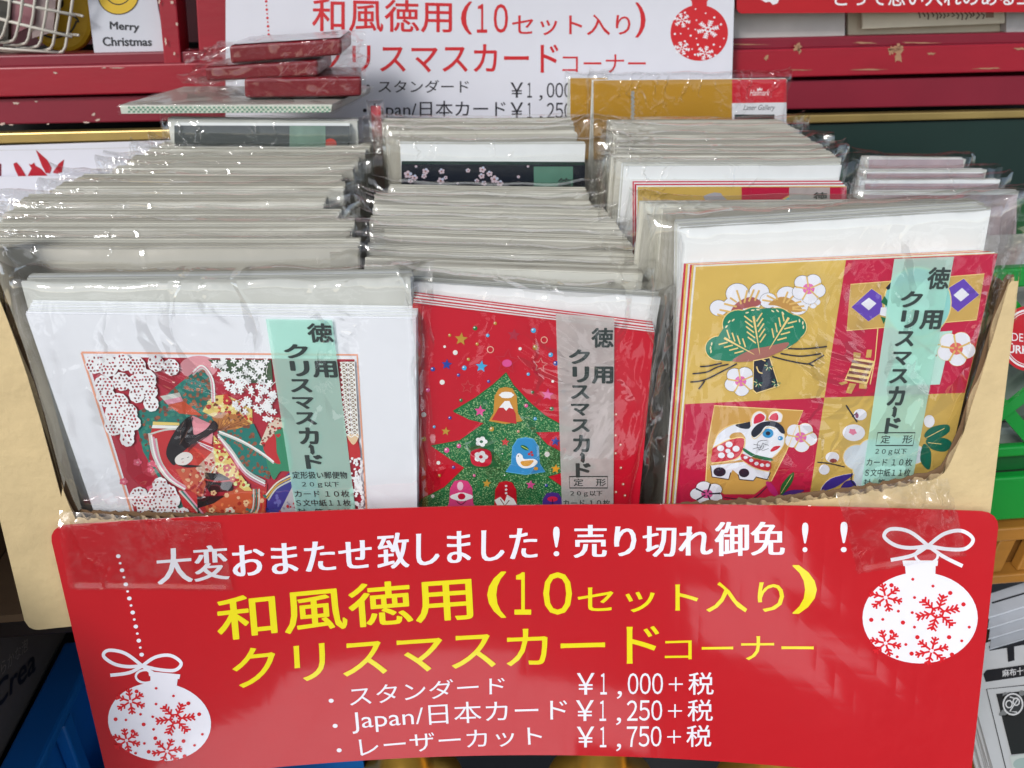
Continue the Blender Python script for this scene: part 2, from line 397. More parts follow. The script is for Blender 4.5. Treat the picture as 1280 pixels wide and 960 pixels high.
for a in [(20, 129, 4, 2), (45, 127, 2, 1.2), (117, 143, 3, 2), (122, 150, 3, 2), (108, 153, 4, 1.6), (3, 155, 4, 2.2), (14, 156, 3, 1.2), (60, 155, 2, 1)]: chip(*a, 1, RY+.006)
for a in [(69, 91, 3, 1.5), (146, 84.8, 9, .8), (130, 84.8, 4, .7), (215, 3, 2, 3), (199, 2, 2, 3), (218, 67, 2, 2), (221, 30, 1.5, 3), (207, 52, 1.5, 5)]: chip(*a, 1, RY)
tag(ch.build("paint_chips", [CHIP, CHIPW], rack), kind="stuff")

# red sign board with white writing, top right
sb = empty("red_sign_board", atY(1100, 16, RY-.01)); tag(sb, "long red sign board with white Japanese writing above the cream papers", "sign board")
SO = sb.location.copy()
class WPlane:                                                # vertical plane y = Y, local to an owner at o
    def __init__(s, Y, o): s.Y = Y; s.o = Vector(o)
    def uv(s, px, py): q = atY(px, py, s.Y); return q.x, q.z
    def loc(s, u, v, h=0.): return (u-s.o.x, s.Y-h-s.o.y, v-s.o.z)
b = MB(); pts = spline([(1340, -60), (1340, 15), (1100, 15.5), (926, 17), (921.5, 12), (921, -60)], 1)
b.prism([atY(*p, RY-.01)-SO for p in [(1340, -60), (921, -60), (921, 11), (923, 15), (927, 16.8), (1100, 15.8), (1340, 15)]], (0, .005, 0)); b.build("board", SIGNRED, sb)
a = Art(WPlane(RY-.01, SO), 'gloss', 3)
a.text("とって思い入れのある工", [(1043, -14), (1292, -15), (1292, 7), (1043, 8)], (240, 238, 240), 1, .012)
a.poly([(943, -6), (975, -6), (972, 4), (966, 6), (962, 2), (957, 3), (950, -1)], (235, 232, 235), 1)
a.build("lettering", sb)
# cream papers in the rack compartments
def sheet(name, label, cat, px, Y, m, th_=.0015, group=None):
    c = atY(*px[3], Y); b = MB(); b.prism([atY(*p, Y)-c for p in reversed(px)], (0, th_, 0)); o = b.build(name, m); o.location = c
    return tag(o, label, cat, group)
sheet("paper_bundle", "grey white wrapped paper bundle under the left end of the red sign board", "paper", [(905, -8), (1056, -8), (1056, 47), (905, 50)], RY+.012, mat("greyish_paper", (196, 194, 190), .6, var=.1, vscale=30), .01)
o = sheet("cream_card", "cream card with faded brown print lying in the rack under the red sign board", "card", [(1078, -6), (1256, -6), (1256, 29), (1078, 36)], RY+.008, CREAM, .002)
a = Art(WPlane(RY+.008, o.location), 'print', 3)
for i in range(16): a.line([(1148+i*5.2, 15+rr.uniform(-1, 2)), (1150+i*5.2+rr.uniform(-1, 3), 19), (1149+i*5.2+rr.uniform(-2, 2), 23+rr.uniform(-3, 2))], 1.8, (106, 88, 72))
a.rect(1232, 14, 1242, 22, (150, 120, 100)); a.build("print", o)
sheet("cream_board", "wide cream board standing behind the faded print card", "board", [(1060, -6), (1250, -6), (1250, 46), (1060, 48)], RY+.018, mat("cream_board_paper", (200, 194, 172), .8, var=.08, vscale=30), .004)
sheet("white_box_panel", "pale grey patterned panel at the right end of the rack shelf", "panel", [(1258, -6), (1345, -6), (1345, 46), (1258, 47)], RY+.01, mat("pale_grey_panel", (188, 188, 186), .6, var=.15, vscale=80), .01)

# white price poster behind the box
po = empty("price_poster", atY(600, 170, RY-.014)); tag(po, "white poster with red Japanese headline and black prices hung behind the packs", "poster")
PO = po.location.copy(); PSURF = WPlane(RY-.014, PO)
b = MB(); b.prism([atY(*p, RY-.014)-PO for p in [(282, -40), (282, 210), (912, 205), (919, -40)]][::1], (0, .0012, 0)); b.build("paper", POSTER, po)
a = Art(PSURF, 'gloss', 2); R1 = (206, 36, 44); K1 = (38, 36, 44)
a.text("和風徳用", [(390, -3), (565, 1), (565, 41), (390, 39)], R1, 1, .012)
a.text("(", [(576, 2), (590, 2), (590, 43), (576, 43)], R1, 1, .012)
a.text("１", [(596, 5), (609, 5), (609, 41), (596, 41)], R1, 1, .012); a.text("０", [(617, 5), (635, 5), (635, 41), (617, 41)], R1, 1, .012)
a.text("セット入り", [(640, 18), (788, 18), (788, 44), (640, 44)], R1, 1, .008)
a.text(")", [(794, 3), (807, 3), (807, 47), (794, 47)], R1, 1, .012)
a.text("クリスマスカード", [(396, 55), (698, 54), (698, 91), (396, 90)], R1, 1, .012)
a.text("コーナー", [(703, 68), (807, 68), (807, 91), (703, 91)], R1, 1, 0)
a.blob(460, 108, 2.4, 2.4, K1)
a.text("スタンダード", [(473, 100), (586, 100), (586, 116), (473, 116)], K1, 1, .004)
a.price("１０００", [(638, 103), (760, 103), (760, 122), (638, 122)], K1, 1, .006)
a.blob(456, 138, 2.4, 2.4, K1)
a.text("Japan/日本カード", [(464, 126), (632, 126), (632, 149), (464, 149)], K1, 1, .004)
a.price("１２５０", [(638, 128), (760, 128), (760, 148), (638, 148)], K1, 1, .006)
a.text("レーザーカット", [(470, 156), (610, 156), (610, 174), (470, 174)], K1, 1, .004)
a.price("１７５０", [(638, 155), (760, 155), (760, 174), (638, 174)], K1, 1, .006)
for i in range(14): a.blob(331.5+i*.4, -14+i*5.2, 1.1+(i % 2)*.6, 1.1+(i % 2)*.6, R1, 1, 8)
def snowflake(a, cx, cy, r, c, wd, layer=2, rot=0., sq=.85, fancy=0):
    for k in range(6):
        t = rot+k*pi/3; q = lambda d, s: (cx+(d*cos(t)-s*sin(t)), cy+(d*sin(t)+s*cos(t))*sq)
        a.line([q(r*.12, 0), q(r, 0)], wd, c, layer)
        for d in ((.45, .72) if not fancy else (.4, .62, .82)):
            for s in (-1, 1): a.line([q(r*d, 0), q(r*(d+.2), s*r*.22)], wd*.9, c, layer)
        if fancy:
            a.poly([q(r*.78, 0), q(r*.92, r*.12), q(r*1.06, 0), q(r*.92, -r*.12)], c, layer)
            a.line([q(r*.3, 0), (cx+r*.3*cos(t+pi/3), cy+r*.3*sin(t+pi/3)*sq)], wd, c, layer)
def bauble(a, cx, cy, rx, ry, cball, cin, layer=1, flip=1, rot=0.):
    a.blob(cx, cy, rx, ry, cball, layer, 44, rot)
    P = lambda x, y: (cx+rx*(x*cos(rot)-y*sin(rot)*ry/rx), cy+ry*(y*cos(rot))+rx*x*sin(rot))
    a.poly([P(-.27, -1.22), P(-.24, -.85), P(.26, -.85), P(.27, -1.22)], cball, layer+1)
    a.poly([P(-.31, -1.26), P(-.29, -1.14), P(.3, -1.14), P(.31, -1.26)], cball, layer+2)
    sf = [(-.6, -.45, .3, 0), (.3, -.12, .37, 1), (-.6, .55, .28, 0), (.2, .72, .3, 0)]
    for i, (x, y, q, f) in enumerate(sf): snowflake(a, *P(x, y), q*rx, cin, rx*.035, layer+3, .3+i*.5+rot, .84, f)
    for i, (x, y) in enumerate([(-.13, -.85), (-.5, -.72), (.22, -.7), (.52, -.55), (-.1, -.45), (.75, -.3), (-.38, -.15), (-.85, .04), (-.65, .03), (-.3, .1), (-.1, .2), (-.5, .3), (.85, .2), (-.05, .42), (.72, .5), (.5, .42), (-.25, .58), (-.15, .78), (-.4, .85), (.55, .8), (-.14, -.12)]):
        a.blob(*P(x, y), rx*(.028+.012*(i % 2)), rx*(.026+.012*(i % 2)), cin, layer+3, 8)
a.blob(0, 0, .01, .01, R1)
bauble(a, 874, 41, 36, 35, R1, (240, 236, 240), 1)
a.build("print", po)

# left shelf: wire basket, smiley, Merry Christmas card
sc = tag(sheet("christmas_card", "white card with yellow smiley and Merry Christmas lettering leaning on the red shelf", "card", [(104, -46), (188, -46), (207.5, 66), (118, 68)], RY+.012, mat("grey_white_card", (206, 208, 216), .5, var=.03), .0015))
a = Art(WPlane(RY+.012, sc.location), 'print', 3)
a.text("Merry", [(137, 26.5), (174.5, 29), (174, 41.5), (137.5, 39.5)], (44, 46, 52), 1, .03)
a.text("Christmas", [(127.5, 46), (190, 47), (190, 57.5), (129, 57.5)], (44, 46, 52), 1, .03)
a.blob(148, -6, 26, 24.5, (86, 72, 36), 1, 30); a.blob(148, -6, 24.6, 23.2, (220, 182, 48), 2, 30)
a.curve([(134, -2), (141, 4), (150, 5.5), (158, 2), (163, -4)], 1.6, (60, 52, 30), 3); a.build("print", sc)
c = atY(78, 70, RY+.05)
sm = empty("smiley_plate", c); tag(sm, "round yellow smiley face plate standing behind the white wire basket", "plate")
b = MB(); cc = atY(70, 14, RY+.05)-c
b.prism([(cc.x+.026*cos(t)*1.12, 0, cc.z+.0265*sin(t)*1.25) for t in [2*pi*k/40 for k in range(40)]], (0, .012, 0)); bevel(b.build("disc", mat("yellow_plush", (214, 170, 30), .6, var=.06), sm), .004)
a = Art(WPlane(RY+.05, c), 'print', 4); K2 = (50, 44, 26)
a.curve([(42, 28), (52, 42), (70, 47), (88, 40), (96, 26)], 2.6, K2); a.curve([(92, 20), (97, 24), (98, 28)], 2.6, K2)
a.blob(77, 4, 3, 6, K2); a.blob(55, 4, 3, 6, K2); a.build("face", sm)

bk = empty("wire_basket", atY(30, 72, RY+.0)); tag(bk, "white wire basket holding small wrapped goods on the red shelf", "basket"); BO = bk.location.copy()
WIRE = mat("white_coated_wire", (206, 200, 188), .35, var=.06)
def wire(pts, r=.0011, nm="wire"): b = MB(); b.tube([p-BO for p in pts], r, 8); return b.build(nm, WIRE, bk, True)
YB = RY+.004
for i in range(6):                                             # uprights that bend under at the bottom
    x = 84-i*15.5; top = (x+12-i*.5, -40); bot = (x-2, 58-i*3.4)
    wire([atY(*top, YB-.012), atY(x+4, 20, YB-.004), atY(*bot, YB), atY(bot[0]-3, bot[1]+6, YB+.002), atY(bot[0]-14, bot[1]+9, YB+.012), atY(bot[0]-30, bot[1]+9, YB+.03)])
for k, (y0, y1) in enumerate([(-22, -38), (16, -6), (42, 25)]):
    wire([atY(98-k*4, y0+2+k*1, YB-.008+.003*k), atY(40, y0-8, YB-.008+.003*k), atY(-30, y0-26, YB-.008+.003*k)], .0013)
for k in range(4): wire([atY(80-4*k, 66-k*.5, YB+.006+.006*k), atY(20, 62+k, YB+.006+.006*k), atY(-30, 58+k, YB+.006+.006*k)])
wire([atY(98, 44, YB+.001), atY(88, 43, YB+.03), atY(70, 40, YB+.05)]); wire([atY(103, 20, YB-.003), atY(95, 18, YB+.03), atY(80, 16, YB+.05)])
for i, (q, cl) in enumerate([([(-30, -40), (12, -40), (10, 52), (-30, 56)], (52, 50, 44)), ([(14, -40), (46, -40), (42, 30), (16, 44)], (150, 96, 104)), ([(40, -40), (74, -40), (66, 40), (40, 48)], (170, 150, 148))]):
    sheet("wrapped_packet", ["dark wrapped packet at the left in the wire basket", "pink wrapped packet in the middle of the wire basket", "pale clear packet at the right in the wire basket"][i], "packet", q, YB+.016+.004*i, mat(f"packet_paper_{i}", cl, .3, var=.25, vscale=60, coat=.6, bump=.5, bscale=70), .006, "packets in the wire basket")

# white poster with red maple leaf and plain sheet, lower left of the rack
o = sheet("maple_poster", "white poster with a red leaf emblem hanging left behind the packs", "poster", [(-60, 184), (225, 175), (225, 300), (-60, 330)], RY-.002, POSTER, .001)
a = Art(WPlane(RY-.002, o.location), 'gloss', 3); a.frame(0, 150, 4.8); LR = (178, 20, 38)
for q in ([(80, 262), (100, 253), (128, 285), (158, 337), (110, 337), (92, 300)], [(172, 262), (188, 268), (205, 255), (215, 275), (245, 290), (288, 337), (165, 337), (190, 290)], [(215, 178), (240, 200), (285, 240), (312, 290), (300, 320), (275, 318), (250, 270)], [(385, 236), (372, 312), (345, 322), (316, 316), (352, 262)]): a.poly(q, LR)
a.rect(-60, 262, 8, 336, (120, 26, 44)); a.line([(-100, 183), (350, 176), (1000, 160)], 2, (190, 188, 180)); a.build("emblem", o)
sheet("plain_sheet", "plain white sheet propped low in front of the leaf poster", "paper", [(-60, 222), (120, 219), (150, 330), (-60, 340)], RY-.02, mat("plain_white_sheet", (226, 226, 236), .5, var=.01), .001)

# ------------------------------------------------------------------ curved front of the box and its sign
TP = [atZ(60, 658, .13), atZ(640, 632, .13), atZ(1250, 640, .13)]
BP = [atZ(137, 985, -.026), atZ(640, 944, -.026), atZ(1212, 985, -.026)]
def quad3(P, s):
    sm_ = (P[1].x-P[0].x)/(P[2].x-P[0].x)
    l0 = (s-sm_)*(s-1)/(sm_); l1 = s*(s-1)/(sm_*(sm_-1)); l2 = s*(s-sm_)/(1-sm_)
    y = P[0].y*l0+P[1].y*l1+P[2].y*l2
    return Vector((P[0].x+(P[2].x-P[0].x)*s, y, P[0].z))
SW, SH = .46, .158
class Ruled:
    """curved sheet; u = metres along it (0..SW), v = metres downwards negative (0..-SH)"""
    def __init__(s, o, h0=0.): s.o = Vector(o); s.h0 = h0
    def S(s, u, v): a = u/SW; t = -v/SH; return quad3(TP, a)*(1-t)+quad3(BP, a)*t
    def nrm(s, u, v):
        du = s.S(u+.001, v)-s.S(u-.001, v); dv = s.S(u, v+.001)-s.S(u, v-.001); n = du.cross(dv).normalized()
        return n if n.y < 0 else -n
    def uv(s, px, py):
        d = ray(px, py); u, v, t = .23, -.08, .4
        for _ in range(8):
            Q = s.S(u, v)+s.nrm(u, v)*s.h0; e = 1e-4
            J = Matrix((( s.S(u+e, v)-s.S(u, v))/e, (s.S(u, v+e)-s.S(u, v))/e, -d)).transposed()
            x = J.inverted() @ (CAM+d*t-Q); u += x[0]; v += x[1]; t += x[2]
        return u, v
    def loc(s, u, v, h=0.): return tuple(s.S(u, v)+s.nrm(u, v)*(s.h0+h)-s.o)
sign = empty("price_sign", quad3(BP, .5)); tag(sign, "glossy red sign with white and yellow Japanese lettering taped across the box front", "sign")
SIG = Ruled(sign.location, 0.)
def signmat():
    m = SIGNRED.copy(); m.name = "laminated_red_sign"; n = m.node_tree.nodes; l = m.node_tree.links; b = n["Principled BSDF"]
    return m
# sheet with rounded corners and thickness
uc = [SIG.uv(*p) for p in [(60, 658), (1250, 640), (137, 985), (1212, 985)]]
u0, u1 = 0., SW; v0, v1 = 0., -SH; rc = .008
out = []
for (cx, cy, a0) in [(u1-rc, v0-rc, 0), (u0+rc, v0-rc, 90), (u0+rc, v1+rc, 180), (u1-rc, v1+rc, 270)]:
    for k in range(5): t = radians(a0+k*22.5); out.append((cx+rc*cos(t), cy+rc*sin(t)))
bm = bmesh.new(); vs = [bm.verts.new((p[0], p[1], 0)) for p in out]; bm.faces.new(vs)
for ax, n, st in (((1, 0, 0), 46, .01), ((0, 1, 0), 15, -.0105)):
    for k in range(1, n): bmesh.ops.bisect_plane(bm, geom=bm.verts[:]+bm.edges[:]+bm.faces[:], plane_co=(ax[0]*k*st, ax[1]*k*st, 0), plane_no=ax)
bm.verts.index_update(); N = len(bm.verts)
# layers: 0.15 mm above/below the nominal surface
SV = [SIG.loc(q.co.x, q.co.y, 0) for q in bm.verts]+[SIG.loc(q.co.x, q.co.y, -.0006) for q in bm.verts]
SF = [tuple(q.index for q in f.verts) for f in bm.faces]; SF += [tuple(i+N for i in reversed(f)) for f in SF]
SF += [(e.verts[0].index, e.verts[1].index, e.verts[1].index+N, e.verts[0].index+N) for e in bm.edges if len(e.link_faces) == 1]
bm.free()
so_ = mesh_obj("sheet", SV, SF, SIGNLAM, sign, smooth=False)
W1 = (238, 236, 244); Y1 = (238, 222, 20)
a = Art(SIG, 'sign', 2, cut=.011)
T = a.text
T("大変おまたせ", [(194, 686), (464, 671), (466, 712), (197, 731)], W1, 1, hb=.034)
T("致しました", [(471, 667), (672, 657), (672, 699), (472, 712)], W1, 1, hb=.034)
T("!", [(691, 658), (700, 658), (699, 695), (692, 695)], W1, 1, hb=.006)
T("売り切れ", [(717, 656), (891, 656), (891, 696), (717, 697)], W1, 1, hb=.034)
T("御免", [(893, 652), (981, 652), (981, 694), (893, 695)], W1, 1, hb=.034)
T("!", [(1002, 653), (1011, 653), (1009, 690), (1003, 690)], W1, 1, hb=.006)
T("!", [(1050, 652), (1060, 652), (1058, 690), (1051, 690)], W1, 1, hb=.006)
T("和風徳用", [(268, 747), (589, 719), (592, 774), (273, 802)], Y1, 1, .014)
T("(", [(609, 714), (633, 714), (633, 772), (609, 772)], Y1, 1, .014)
T("１", [(643, 715), (664, 715), (664, 768), (643, 768)], Y1, 1, .014); T("０", [(679, 715), (715, 715), (715, 768), (679, 768)], Y1, 1, .014)
T("セット入り", [(722, 733), (980, 726), (980, 766), (722, 766)], Y1, 1, .008)
T(")", [(990, 706), (1021, 706), (1021, 767), (990, 767)], Y1, 1, .014)
T("クリスマスカード", [(289, 812), (824, 780), (824, 829), (292, 861)], Y1, 1, .008)
T("コーナー", [(831, 798), (1017, 794), (1017, 826), (831, 825)], Y1, 1, 0)
for x, y in ((414, 875.6), (419, 907), (424, 937.5)): a.blob(x, y, 3.2, 2.6, W1, 1, 12)
T("スタンダード", [(436, 858), (631, 845), (631, 867), (438, 883)], W1, 1, 0)
a.price("１０００", [(721, 841), (892, 840), (892, 867), (721, 868)], W1, 1, .006)
T("Japan/日本カード", [(438, 886), (709, 873), (709, 904), (441, 917)], W1, 1, 0)
a.price("１２５０", [(720, 875), (891, 874), (891, 900), (720, 901)], W1, 1, .006)
T("レーザーカット", [(448, 923), (677, 908), (678, 931), (451, 946)], W1, 1, 0)
a.price("１７５０", [(721, 908), (889, 906), (889, 932), (721, 934)], W1, 1, .006)
a.build("lettering", sign)
def bow(a, f, wd, c, layer=2):
    g_ = lambda pts: [f(*p) for p in pts]
    a.curve(g_([(0, 0), (-.42, -.42), (-.85, -.5), (-1, -.28), (-.75, -.02), (-.4, .06), (0, 0)]), wd, c, layer)
    a.curve(g_([(0, 0), (.35, -.35), (.75, -.45), (1.02, -.2), (.85, .08), (.45, .1), (0, 0)]), wd, c, layer)
    a.curve(g_([(0, 0), (-.35, .28), (-.85, .42)]), wd, c, layer); a.curve(g_([(0, 0), (.35, .32), (.78, .6)]), wd, c, layer)
a = Art(SIG, 'sign', 2, cut=.011)
bauble(a, 1150, 772, 72, 57, W1, (214, 22, 34), 1)
a.curve([(1158+14*cos(t*pi/6), 694+9.5*sin(t*pi/6)) for t in range(12)], 3.2, W1, 2, close=True, sub=2)
bow(a, lambda x, y: (1160+55*x, 682+42*y), 4.6, W1); a.build("bauble_print", sign)
a = Art(SIG, 'sign', 2, cut=.011)
bauble(a, 199.5, 902, 64.5, 49, W1, (214, 22, 34), 1, rot=.1)
a.curve([(182+12*cos(t*pi/6), 845+8*sin(t*pi/6)) for t in range(12)], 2.8, W1, 2, close=True, sub=2)
bow(a, lambda x, y: (178+48*x+2*y, 832+34*y+3*x), 4.2, W1)
for i in range(15):
    t = i/14; a.blob(148+29*t+1.5*sin(t*3), 695+123*t, 2.9-(i % 2)*1.1, 2.5-(i % 2)*1., W1, 1, 10)
a.build("bauble_print", sign)

# ------------------------------------------------------------------ cardboard box
box = empty("cardboard_box", (0.02, .2, .055)); tag(box, "open brown cardboard box with a torn cut down front holding all the card packs", "box"); BX = box.location.copy()
b = MB(); b.box(-.262, .257, .03, .385, .0552, .06)
for i in range(len(b.v)): b.v[i] = tuple(Vector(b.v[i])-BX)
b.build("floor", BOARD_SHADED, box)
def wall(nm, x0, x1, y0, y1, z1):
    b = MB(); b.box(x0-BX.x, x1-BX.x, y0-BX.y, y1-BX.y, .0605-BX.z, z1-BX.z); return b.build(nm, BOARD_SHADED, box)
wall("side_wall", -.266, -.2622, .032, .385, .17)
wall("side_wall", .2575, .2613, .014, .385, .2235)
wall("back_wall", -.2615, .257, .3856, .3894, .2)
PAN = Ruled(BX, -.0045)
cut_px = [(-60, 250), (-30, 300), (0, 374), (20, 428), (38, 480), (52, 530), (62, 566), (74, 600), (80, 634), (92, 644), (140, 646), (250, 648), (400, 650), (600, 645), (800, 640), (880, 633), (950, 629), (1050, 618), (1120, 606), (1176, 593), (1187, 578), (1196, 558), (1206, 535), (1216, 500), (1232, 450), (1247, 400), (1262, 350), (1272, 344)]
cu = sorted(PAN.uv(*p) for p in cut_px)
uL = PAN.uv(12, 700)[0]; R0 = PAN.uv(1240, 628); R1 = PAN.uv(1274, 346); uR = max(R0[0], R1[0])
bl = PAN.uv(60, 786)[1]
def vcut(u):
    for (a0, b0), (a1, b1) in zip(cu, cu[1:]):
        if a0 <= u <= a1: q = b0+(b1-b0)*(u-a0)/max(1e-9, a1-a0); break
    else: q = cu[0][1] if u < cu[0][0] else cu[-1][1]
    return q+.0011*fbm(u, 0, 0, 260)+.0006*fbm(u, 1, 0, 900)
def vbot(u):
    if u > R0[0]: return R0[1]+(R1[1]-R0[1])*min(1, (u-R0[0])/max(1e-6, R1[0]-R0[0]))
    q = u-uL; return bl+(.006-sqrt(max(0, .006**2-(.006-q)**2)) if q < .006 else 0)
def vgrid(h, m, nm, dz=0., torn=0.):
    """one liner of the board, from the torn cut down to the bottom edge"""
    n = 330; rows = 6; vs = []; fs = []
    for i in range(n+1):
        u = uL+(uR-uL)*i/n; t = vcut(u)+dz+torn*fbm(u, 3, 0, 500); b_ = vbot(u)
        for j in range(rows+1): vs.append(PAN.loc(u, t+(b_-t)*j/rows, h))
    for i in range(n):
        for j in range(rows): k = i*(rows+1)+j; fs.append((k, k+1, k+rows+2, k+rows+1))
    o = mesh_obj(nm, vs, fs, m, box); md = o.modifiers.new("thick", 'SOLIDIFY'); md.thickness = .0005; md.offset = -1; return o
vgrid(0, [BOARD], "front_panel", -.0016, .0016); vgrid(-.0042, [BOARD_SHADED], "inner_liner", .0004, .0012)
vs = []; fs = []; n = 1300
for i in range(n+1):
    u = uL+(uR-uL)*i/n; t = vcut(u)-.0008+.0005*fbm(u, 7, 0, 700); h = -.0023+.0017*sin(2*pi*u/.0072)
    for j in range(3): vs.append(PAN.loc(u, t-.012*j, h))
for i in range(n):
    for j in range(2): k = i*3+j; fs.append((k, k+1, k+4, k+3))
tag(mesh_obj("corrugation", vs, fs, BOARD_RAW, box), kind="stuff")
# ------------------------------------------------------------------ packs of cards
FLOOR_Z = .0602
class Pack: pass
def stack_mesh(nm, W, H, n, y0, d, mats, parent, rnd, bow=.0012, x0=0., nx=5, jit=.0007, drop=.0):
    """n thin sheets standing one behind the other"""
    b = MB(); p = d/n
    for k in range(n):
        jx = rnd.uniform(-jit, jit); jz = rnd.uniform(-jit*1.6, 0)-drop*0; ya = y0+k*p; th_ = p*.72; m = rnd.randrange(len(mats))
        lean = rnd.uniform(-.0004, .0004)
        vs = []
        for i in range(nx+1):
            x = x0+jx+W*i/nx; bo = bow*sin(pi*i/nx); sz = jz-.0003*sin(pi*i/nx)*rnd.random()
            for (yy, zz) in ((0, 0), (th_, 0), (th_+lean, H+sz), (lean, H+sz)): vs.append((x, ya+yy+bo*(zz/H), zz))
        fs = [(0, 1, 2, 3), (nx*4+3, nx*4+2, nx*4+1, nx*4)]
        for i in range(nx):
            for q in range(4): fs.append((i*4+q, i*4+4+q, i*4+4+(q+1) % 4, i*4+(q+1) % 4))
        b.add(vs, fs, m)
    return tag(b.build(nm, mats, parent), kind="stuff")
def bag_mesh(W, H, yf, yb, ext, rnd, parent, fm, amp=.0012, nx=34, nq=30, top=.004, ear=.007, extL=None, extR=None):
    """crinkled clear bag: front sheet, folded mouth over the top, back sheet; sealed sides stick out"""
    eL = ext if extL is None else extL; eR = ext if extR is None else extR
    sd_ = rnd.uniform(0, 90); x0, x1 = -eL, W+eR; vs = []; fs = []; yc = yf+(yb-yf)*.45
    curlL = rnd.uniform(-.8, .9); curlR = rnd.uniform(-.8, .9)
    for i in range(nx+1):
        t = i/nx; t = t+.10*sin(2*pi*t)/(2*pi)*-1.2    # denser at both ends
        x = x0+(x1-x0)*t
        oL = max(0, -x)/max(eL, 1e-6); oR = max(0, x-W)/max(eR, 1e-6); o = max(oL, oR)
        shrink = 1-min(1, o*1.15)**.7*.93
        curl = (curlL*oL**1.5*eL if oL > 0 else curlR*oR**1.5*eR)
        e = min(x-x0, x1-x); near = math.exp(-e/.014)
        zt = H+top*.35+ear*near*(.35+.9*abs(fbm(x, 0, 0, 90, sd_)))+.0015*fbm(x, 0, 1, 45, sd_)
        for j in range(nq+1):
            q = j/nq
            if q < .58: z = zt*(q/.58)**.8; y = yf-.0009; side = -1; edge = 0
            elif q < .72:
                a = (q-.58)/.14; z = zt+sin(pi*a)*.0016; y = yf-.0009+(yb-yf+.0018)*a; side = 0
            else: z = zt*(1-(q-.72)/.28*.6); y = yb+.0009; side = 1
            y = yc+(y-yc)*shrink+curl
            nearT = math.exp(-abs(z-zt)/.012)
            A = amp*(.12+1.3*near+.35*nearT)
            n1 = fbm(x, z*.6, side, 55, sd_); n2 = abs(fbm(x*1.2, z, side+4, 130, sd_)); n3 = abs(fbm(x, z*1.5, side+9, 260, sd_))
            dsp = A*(1.3*abs(n1)+1.5*n2*near+.3*n2+.8*n3*near)
            y += dsp*(side if side else (.5 if q > .65 else -.5)*.4)
            xx = x+near*amp*1.6*fbm(x, z, 2, 70, sd_)*(1 if e > 1e-4 else 1.4); zz = z+nearT*A*1.0*n1
            if z > .01: vs.append((xx, y, zz))
            else: vs.append((xx, y, z))
    for i in range(nx):
        for j in range(nq): k = i*(nq+1)+j; fs.append((k, k+1, k+nq+2, k+nq+1))
    return mesh_obj("clear_bag", vs, fs, fm, parent, smooth=True)
def pack(label, TL, TR, Y, Yr=None, ext=.011, denv=.009, n=10, dcard=.006, cards=None, front=False, mats=None, lean=0., cut_card=True, nm="card_pack", cat="card pack", group=None, fm=None, zb=FLOOR_Z, amp=.0012, extL=None, extR=None, ear=.007, cmat=None, seed=1, bagtop=.004):
    rnd = random.Random(seed); A = atY(*TL, Y); B = atY(*TR, Y if Yr is None else Yr)
    ex = (B-A); W = ex.length; ex.normalize(); up0 = Vector((0, 0, 1))
    ey = up0.cross(ex).normalized(); ez = ex.cross(ey).normalized()
    if lean: R = Matrix.Rotation(-lean, 3, ex); ey = R @ ey; ez = R @ ez
    H = (min(A.z, B.z)-zb-.001)/ez.z; o = A-ez*H
    print('PK', label[:40], [round(c,3) for c in A], [round(c,3) for c in B], round(W,3)) if DBG else None
    P = Pack(); P.W, P.H = W, H
    P.root = empty(nm, mw=Matrix(((ex.x, ey.x, ez.x, o.x), (ex.y, ey.y, ez.y, o.y), (ex.z, ey.z, ez.z, o.z), (0, 0, 0, 1))))
    tag(P.root, label, cat, group)
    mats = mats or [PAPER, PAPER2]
    P.dcard = dcard
    P.env = stack_mesh("envelopes", W, H, n, .0004, denv, mats, P.root, rnd, bow=rnd.uniform(-.0004, .0012) if not front else 0)
    P.surf = Plane(o, ex, ez, -ey, -dcard)
    yf = -dcard-.0002 if cards is not None else -.0004
    if cards is not None:
        q = [P.surf.uv(*p) for p in cards['q']]; b = MB(); nn = cards.get('n', 8); p = dcard/nn; cm = cards['mats']
        zmin = .0015
        for k in range(nn):
            ya = -dcard+k*p; dz = k*cards.get('step', .0004)+rnd.uniform(0, .0003); dx = k*cards.get('stepx', 0)+rnd.uniform(-.0002, .0002)
            pts = [(u+dx, ya, max(zmin, v)+dz*(v > H*.3)) for u, v in q]
            pts.reverse(); b.prism(pts, (0, p*.7, 0), 0 if k == 0 else (k % (len(cm)-1))+1 if len(cm) > 1 else 0)
        P.cards = b.build("cards", cm, P.root); tag(P.cards, kind="stuff")
        yf = -dcard-.0008
    P.bag = bag_mesh(W, H, yf, denv+.0006, ext, rnd, P.root, fm or (FILM2 if front else FILM), amp, 90 if front else 34, 60 if front else 26, bagtop, ear, extL, extR)
    return P

